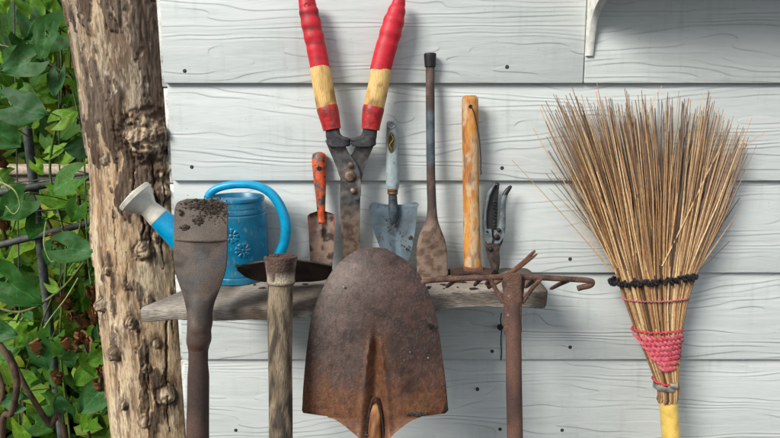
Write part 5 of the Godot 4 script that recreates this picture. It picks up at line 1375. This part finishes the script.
	# old woody stems at the lower left
	for q in [["two twisted brown woody stems at the lower left edge", [[Vector3(-0.90, 0, -0.16), Vector3(-0.808, 0.7069, -0.1), Vector3(-0.77, 0.7982, -0.09), Vector3(-0.7529, 0.8572, -0.09), Vector3(-0.766, 0.9022, -0.1), Vector3(-0.809, 0.941, -0.12), Vector3(-0.9038, 0.9691, -0.16)], [Vector3(-0.93, 0, -0.17), Vector3(-0.8377, 0.7236, -0.11), Vector3(-0.7943, 0.8193, -0.1), Vector3(-0.7997, 0.8627, -0.11), Vector3(-0.8429, 0.9108, -0.14)]], 0.0062], ["thin bent woody stem low in the undergrowth", [[Vector3(-0.68, 0, -0.15), Vector3(-0.703, 0.6992, -0.15), Vector3(-0.7275, 0.7404, -0.14), Vector3(-0.7521, 0.789, -0.14), Vector3(-0.7791, 0.8296, -0.15), Vector3(-0.8395, 0.8803, -0.2)]], 0.0055]]:
		var s := thing("woody_stem", q[0], "stem", q[1][0][0])
		for k in q[1].size():
			b = Buf.new()
			tube(b, spl(q[1][k], 12), q[2] * (1.0 if k == 0 else 0.7), 12, func(p): return rgb(98, 78, 62).lerp(rgb(66, 52, 42), sm(-0.15, 0.3, nz(p, 30.0))))
			part("stem", b, M.bark, s)
	# a bright leafed shrub behind the fence: single leaves in front, the mass of them behind
	var far := []
	var ft := [rgb(86, 142, 50), rgb(112, 170, 54), rgb(142, 194, 70), rgb(168, 210, 86), rgb(70, 120, 54), rgb(98, 156, 70), rgb(192, 214, 84)]
	for k in 7: far.append(leaf_mesh(r.randf_range(0.30, 0.46), 0.2, 0.25, 0.2, 0.08, ft[k], 40 + k, 4, 4))
	var sh := thing("garden_shrub", "bright green leafy shrub behind the pipe fence", "shrub", Vector3(-1.1, 0, -0.9))
	for i in 7:
		b = Buf.new()
		var x := -1.5 + i * 0.15
		tube(b, spl([Vector3(x, 0, -0.9), Vector3(x + r.randf_range(-0.1, 0.1), 0.45, -0.85), Vector3(x + r.randf_range(-0.15, 0.15), 0.9, -0.8), Vector3(x + r.randf_range(-0.2, 0.2), 1.15, -0.75)], 6), 0.006, 7, rgb(96, 84, 56))
		part("stem", b, M.bark, sh)
	for i in 280:
		var p := Vector3(r.randf_range(-1.45, -0.64), 0.55 + pow(r.randf(), 0.8) * 0.58, r.randf_range(-0.95, -0.52))
		var o := part_mesh("leaf", far[r.randi() % 7], M.leaf_far, sh)
		o.transform = Transform3D(leaf_basis(Vector3(r.randf_range(-1, 1), r.randf_range(-0.8, 0.5), r.randf_range(-0.4, 0.7)), Vector3(r.randf_range(-0.6, 0.6), r.randf_range(0.2, 1.2), 0.8), r.randf_range(0.04, 0.085)), p - sh.position)
	# everything farther off reads as one mass of leaves
	for q in [["undergrowth", 5200, Vector3(-2.6, 0.0, -2.6), Vector3(-0.62, 0.98, -0.9), 0.05, 0.11, 0], ["distant_foliage", 6000, Vector3(-6.5, 0.6, -6.5), Vector3(-0.8, 3.4, -3.3), 0.10, 0.2, 1], ["overhanging_foliage", 900, Vector3(-2.2, 1.32, -1.7), Vector3(-0.66, 2.1, -0.6), 0.05, 0.1, 2]]:
		var mm := MultiMesh.new()
		mm.transform_format = MultiMesh.TRANSFORM_3D
		mm.use_colors = true
		mm.mesh = leaf_mesh(0.4, 0.2, 0.25, 0.2, 0.08, Color.WHITE, 60 + q[6], 4, 4)
		mm.instance_count = q[1]
		for i in q[1]:
			var lo: Vector3 = q[2]; var hi: Vector3 = q[3]
			var p := Vector3.ZERO
			for tries in 8:
				p = Vector3(r.randf_range(lo.x, hi.x), r.randf_range(lo.y, hi.y), r.randf_range(lo.z, hi.z))
				var den := nz(p, 1.1 if q[6] == 1 else 2.6) + (0.25 if q[6] == 0 else 0.08)
				if q[6] == 1: den += 0.35 * sm(1.9, 1.2, p.y)
				if den > 0.0: break
			mm.set_instance_transform(i, Transform3D(leaf_basis(Vector3(r.randf_range(-1, 1), r.randf_range(-1, 0.4), r.randf_range(-0.5, 0.7)), Vector3(r.randf_range(-0.7, 0.7), r.randf_range(0.1, 1.2), 0.8), r.randf_range(q[4], q[5])), p))
			mm.set_instance_color(i, ft[r.randi() % 7].lerp(rgb(60, 110, 44), r.randf() * 0.5))
		var o := MultiMeshInstance3D.new()
		o.name = q[0]
		o.multimesh = mm
		o.material_override = M.leaf_far
		o.set_meta("kind", "stuff")
		o.set_meta("label", ["dense green undergrowth behind the fence", "distant sunlit foliage beyond the garden wall", "loose leaves overhanging the gap above the fence"][q[6]])
		add_child(o, true)

func build_litter() -> void:
	var r := RandomNumberGenerator.new(); r.seed = 31
	var b := Buf.new()
	for i in 46:
		var x := r.randf_range(0.05, 0.19) if i < 34 else r.randf_range(-0.27, -0.12)
		var z := r.randf_range(0.04, 0.135)
		var s := r.randf_range(0.0015, 0.0042)
		lump(b, Vector3(x, shelf_top(x) + s * 0.3, z), Vector3(s * r.randf_range(0.8, 2.4), s * 0.5, s), 200.0, rgb(70, 54, 42).lerp(rgb(40, 32, 28), r.randf()), 5)
	var o := part_mesh("shelf_litter", mesh_of(b), M.soil, self)
	o.set_meta("kind", "stuff")
	o.set_meta("label", "dark crumbs and dry leaf bits scattered on the plank shelf")

func _ready() -> void:
	rng.seed = 7
	na.seed = 11; na.frequency = 1.0; na.fractal_type = FastNoiseLite.FRACTAL_NONE; na.noise_type = FastNoiseLite.TYPE_SIMPLEX_SMOOTH
	nf.seed = 12; nf.frequency = 1.0; nf.fractal_type = FastNoiseLite.FRACTAL_FBM; nf.fractal_octaves = 4; nf.noise_type = FastNoiseLite.TYPE_SIMPLEX_SMOOTH
	stage()
	make_materials()
	build_ground()
	build_house()
	build_trunk()
	build_shelf()
	build_bracket()
	build_watering_can()
	build_flat_hoe()
	build_half_moon_hoe()
	build_shovel()
	build_shears()
	build_orange_trowel()
	build_grey_trowel()
	build_bar()
	build_hammer()
	build_pruner()
	build_rake()
	build_twig()
	build_hook()
	build_broom()
	build_garden()
	build_litter()
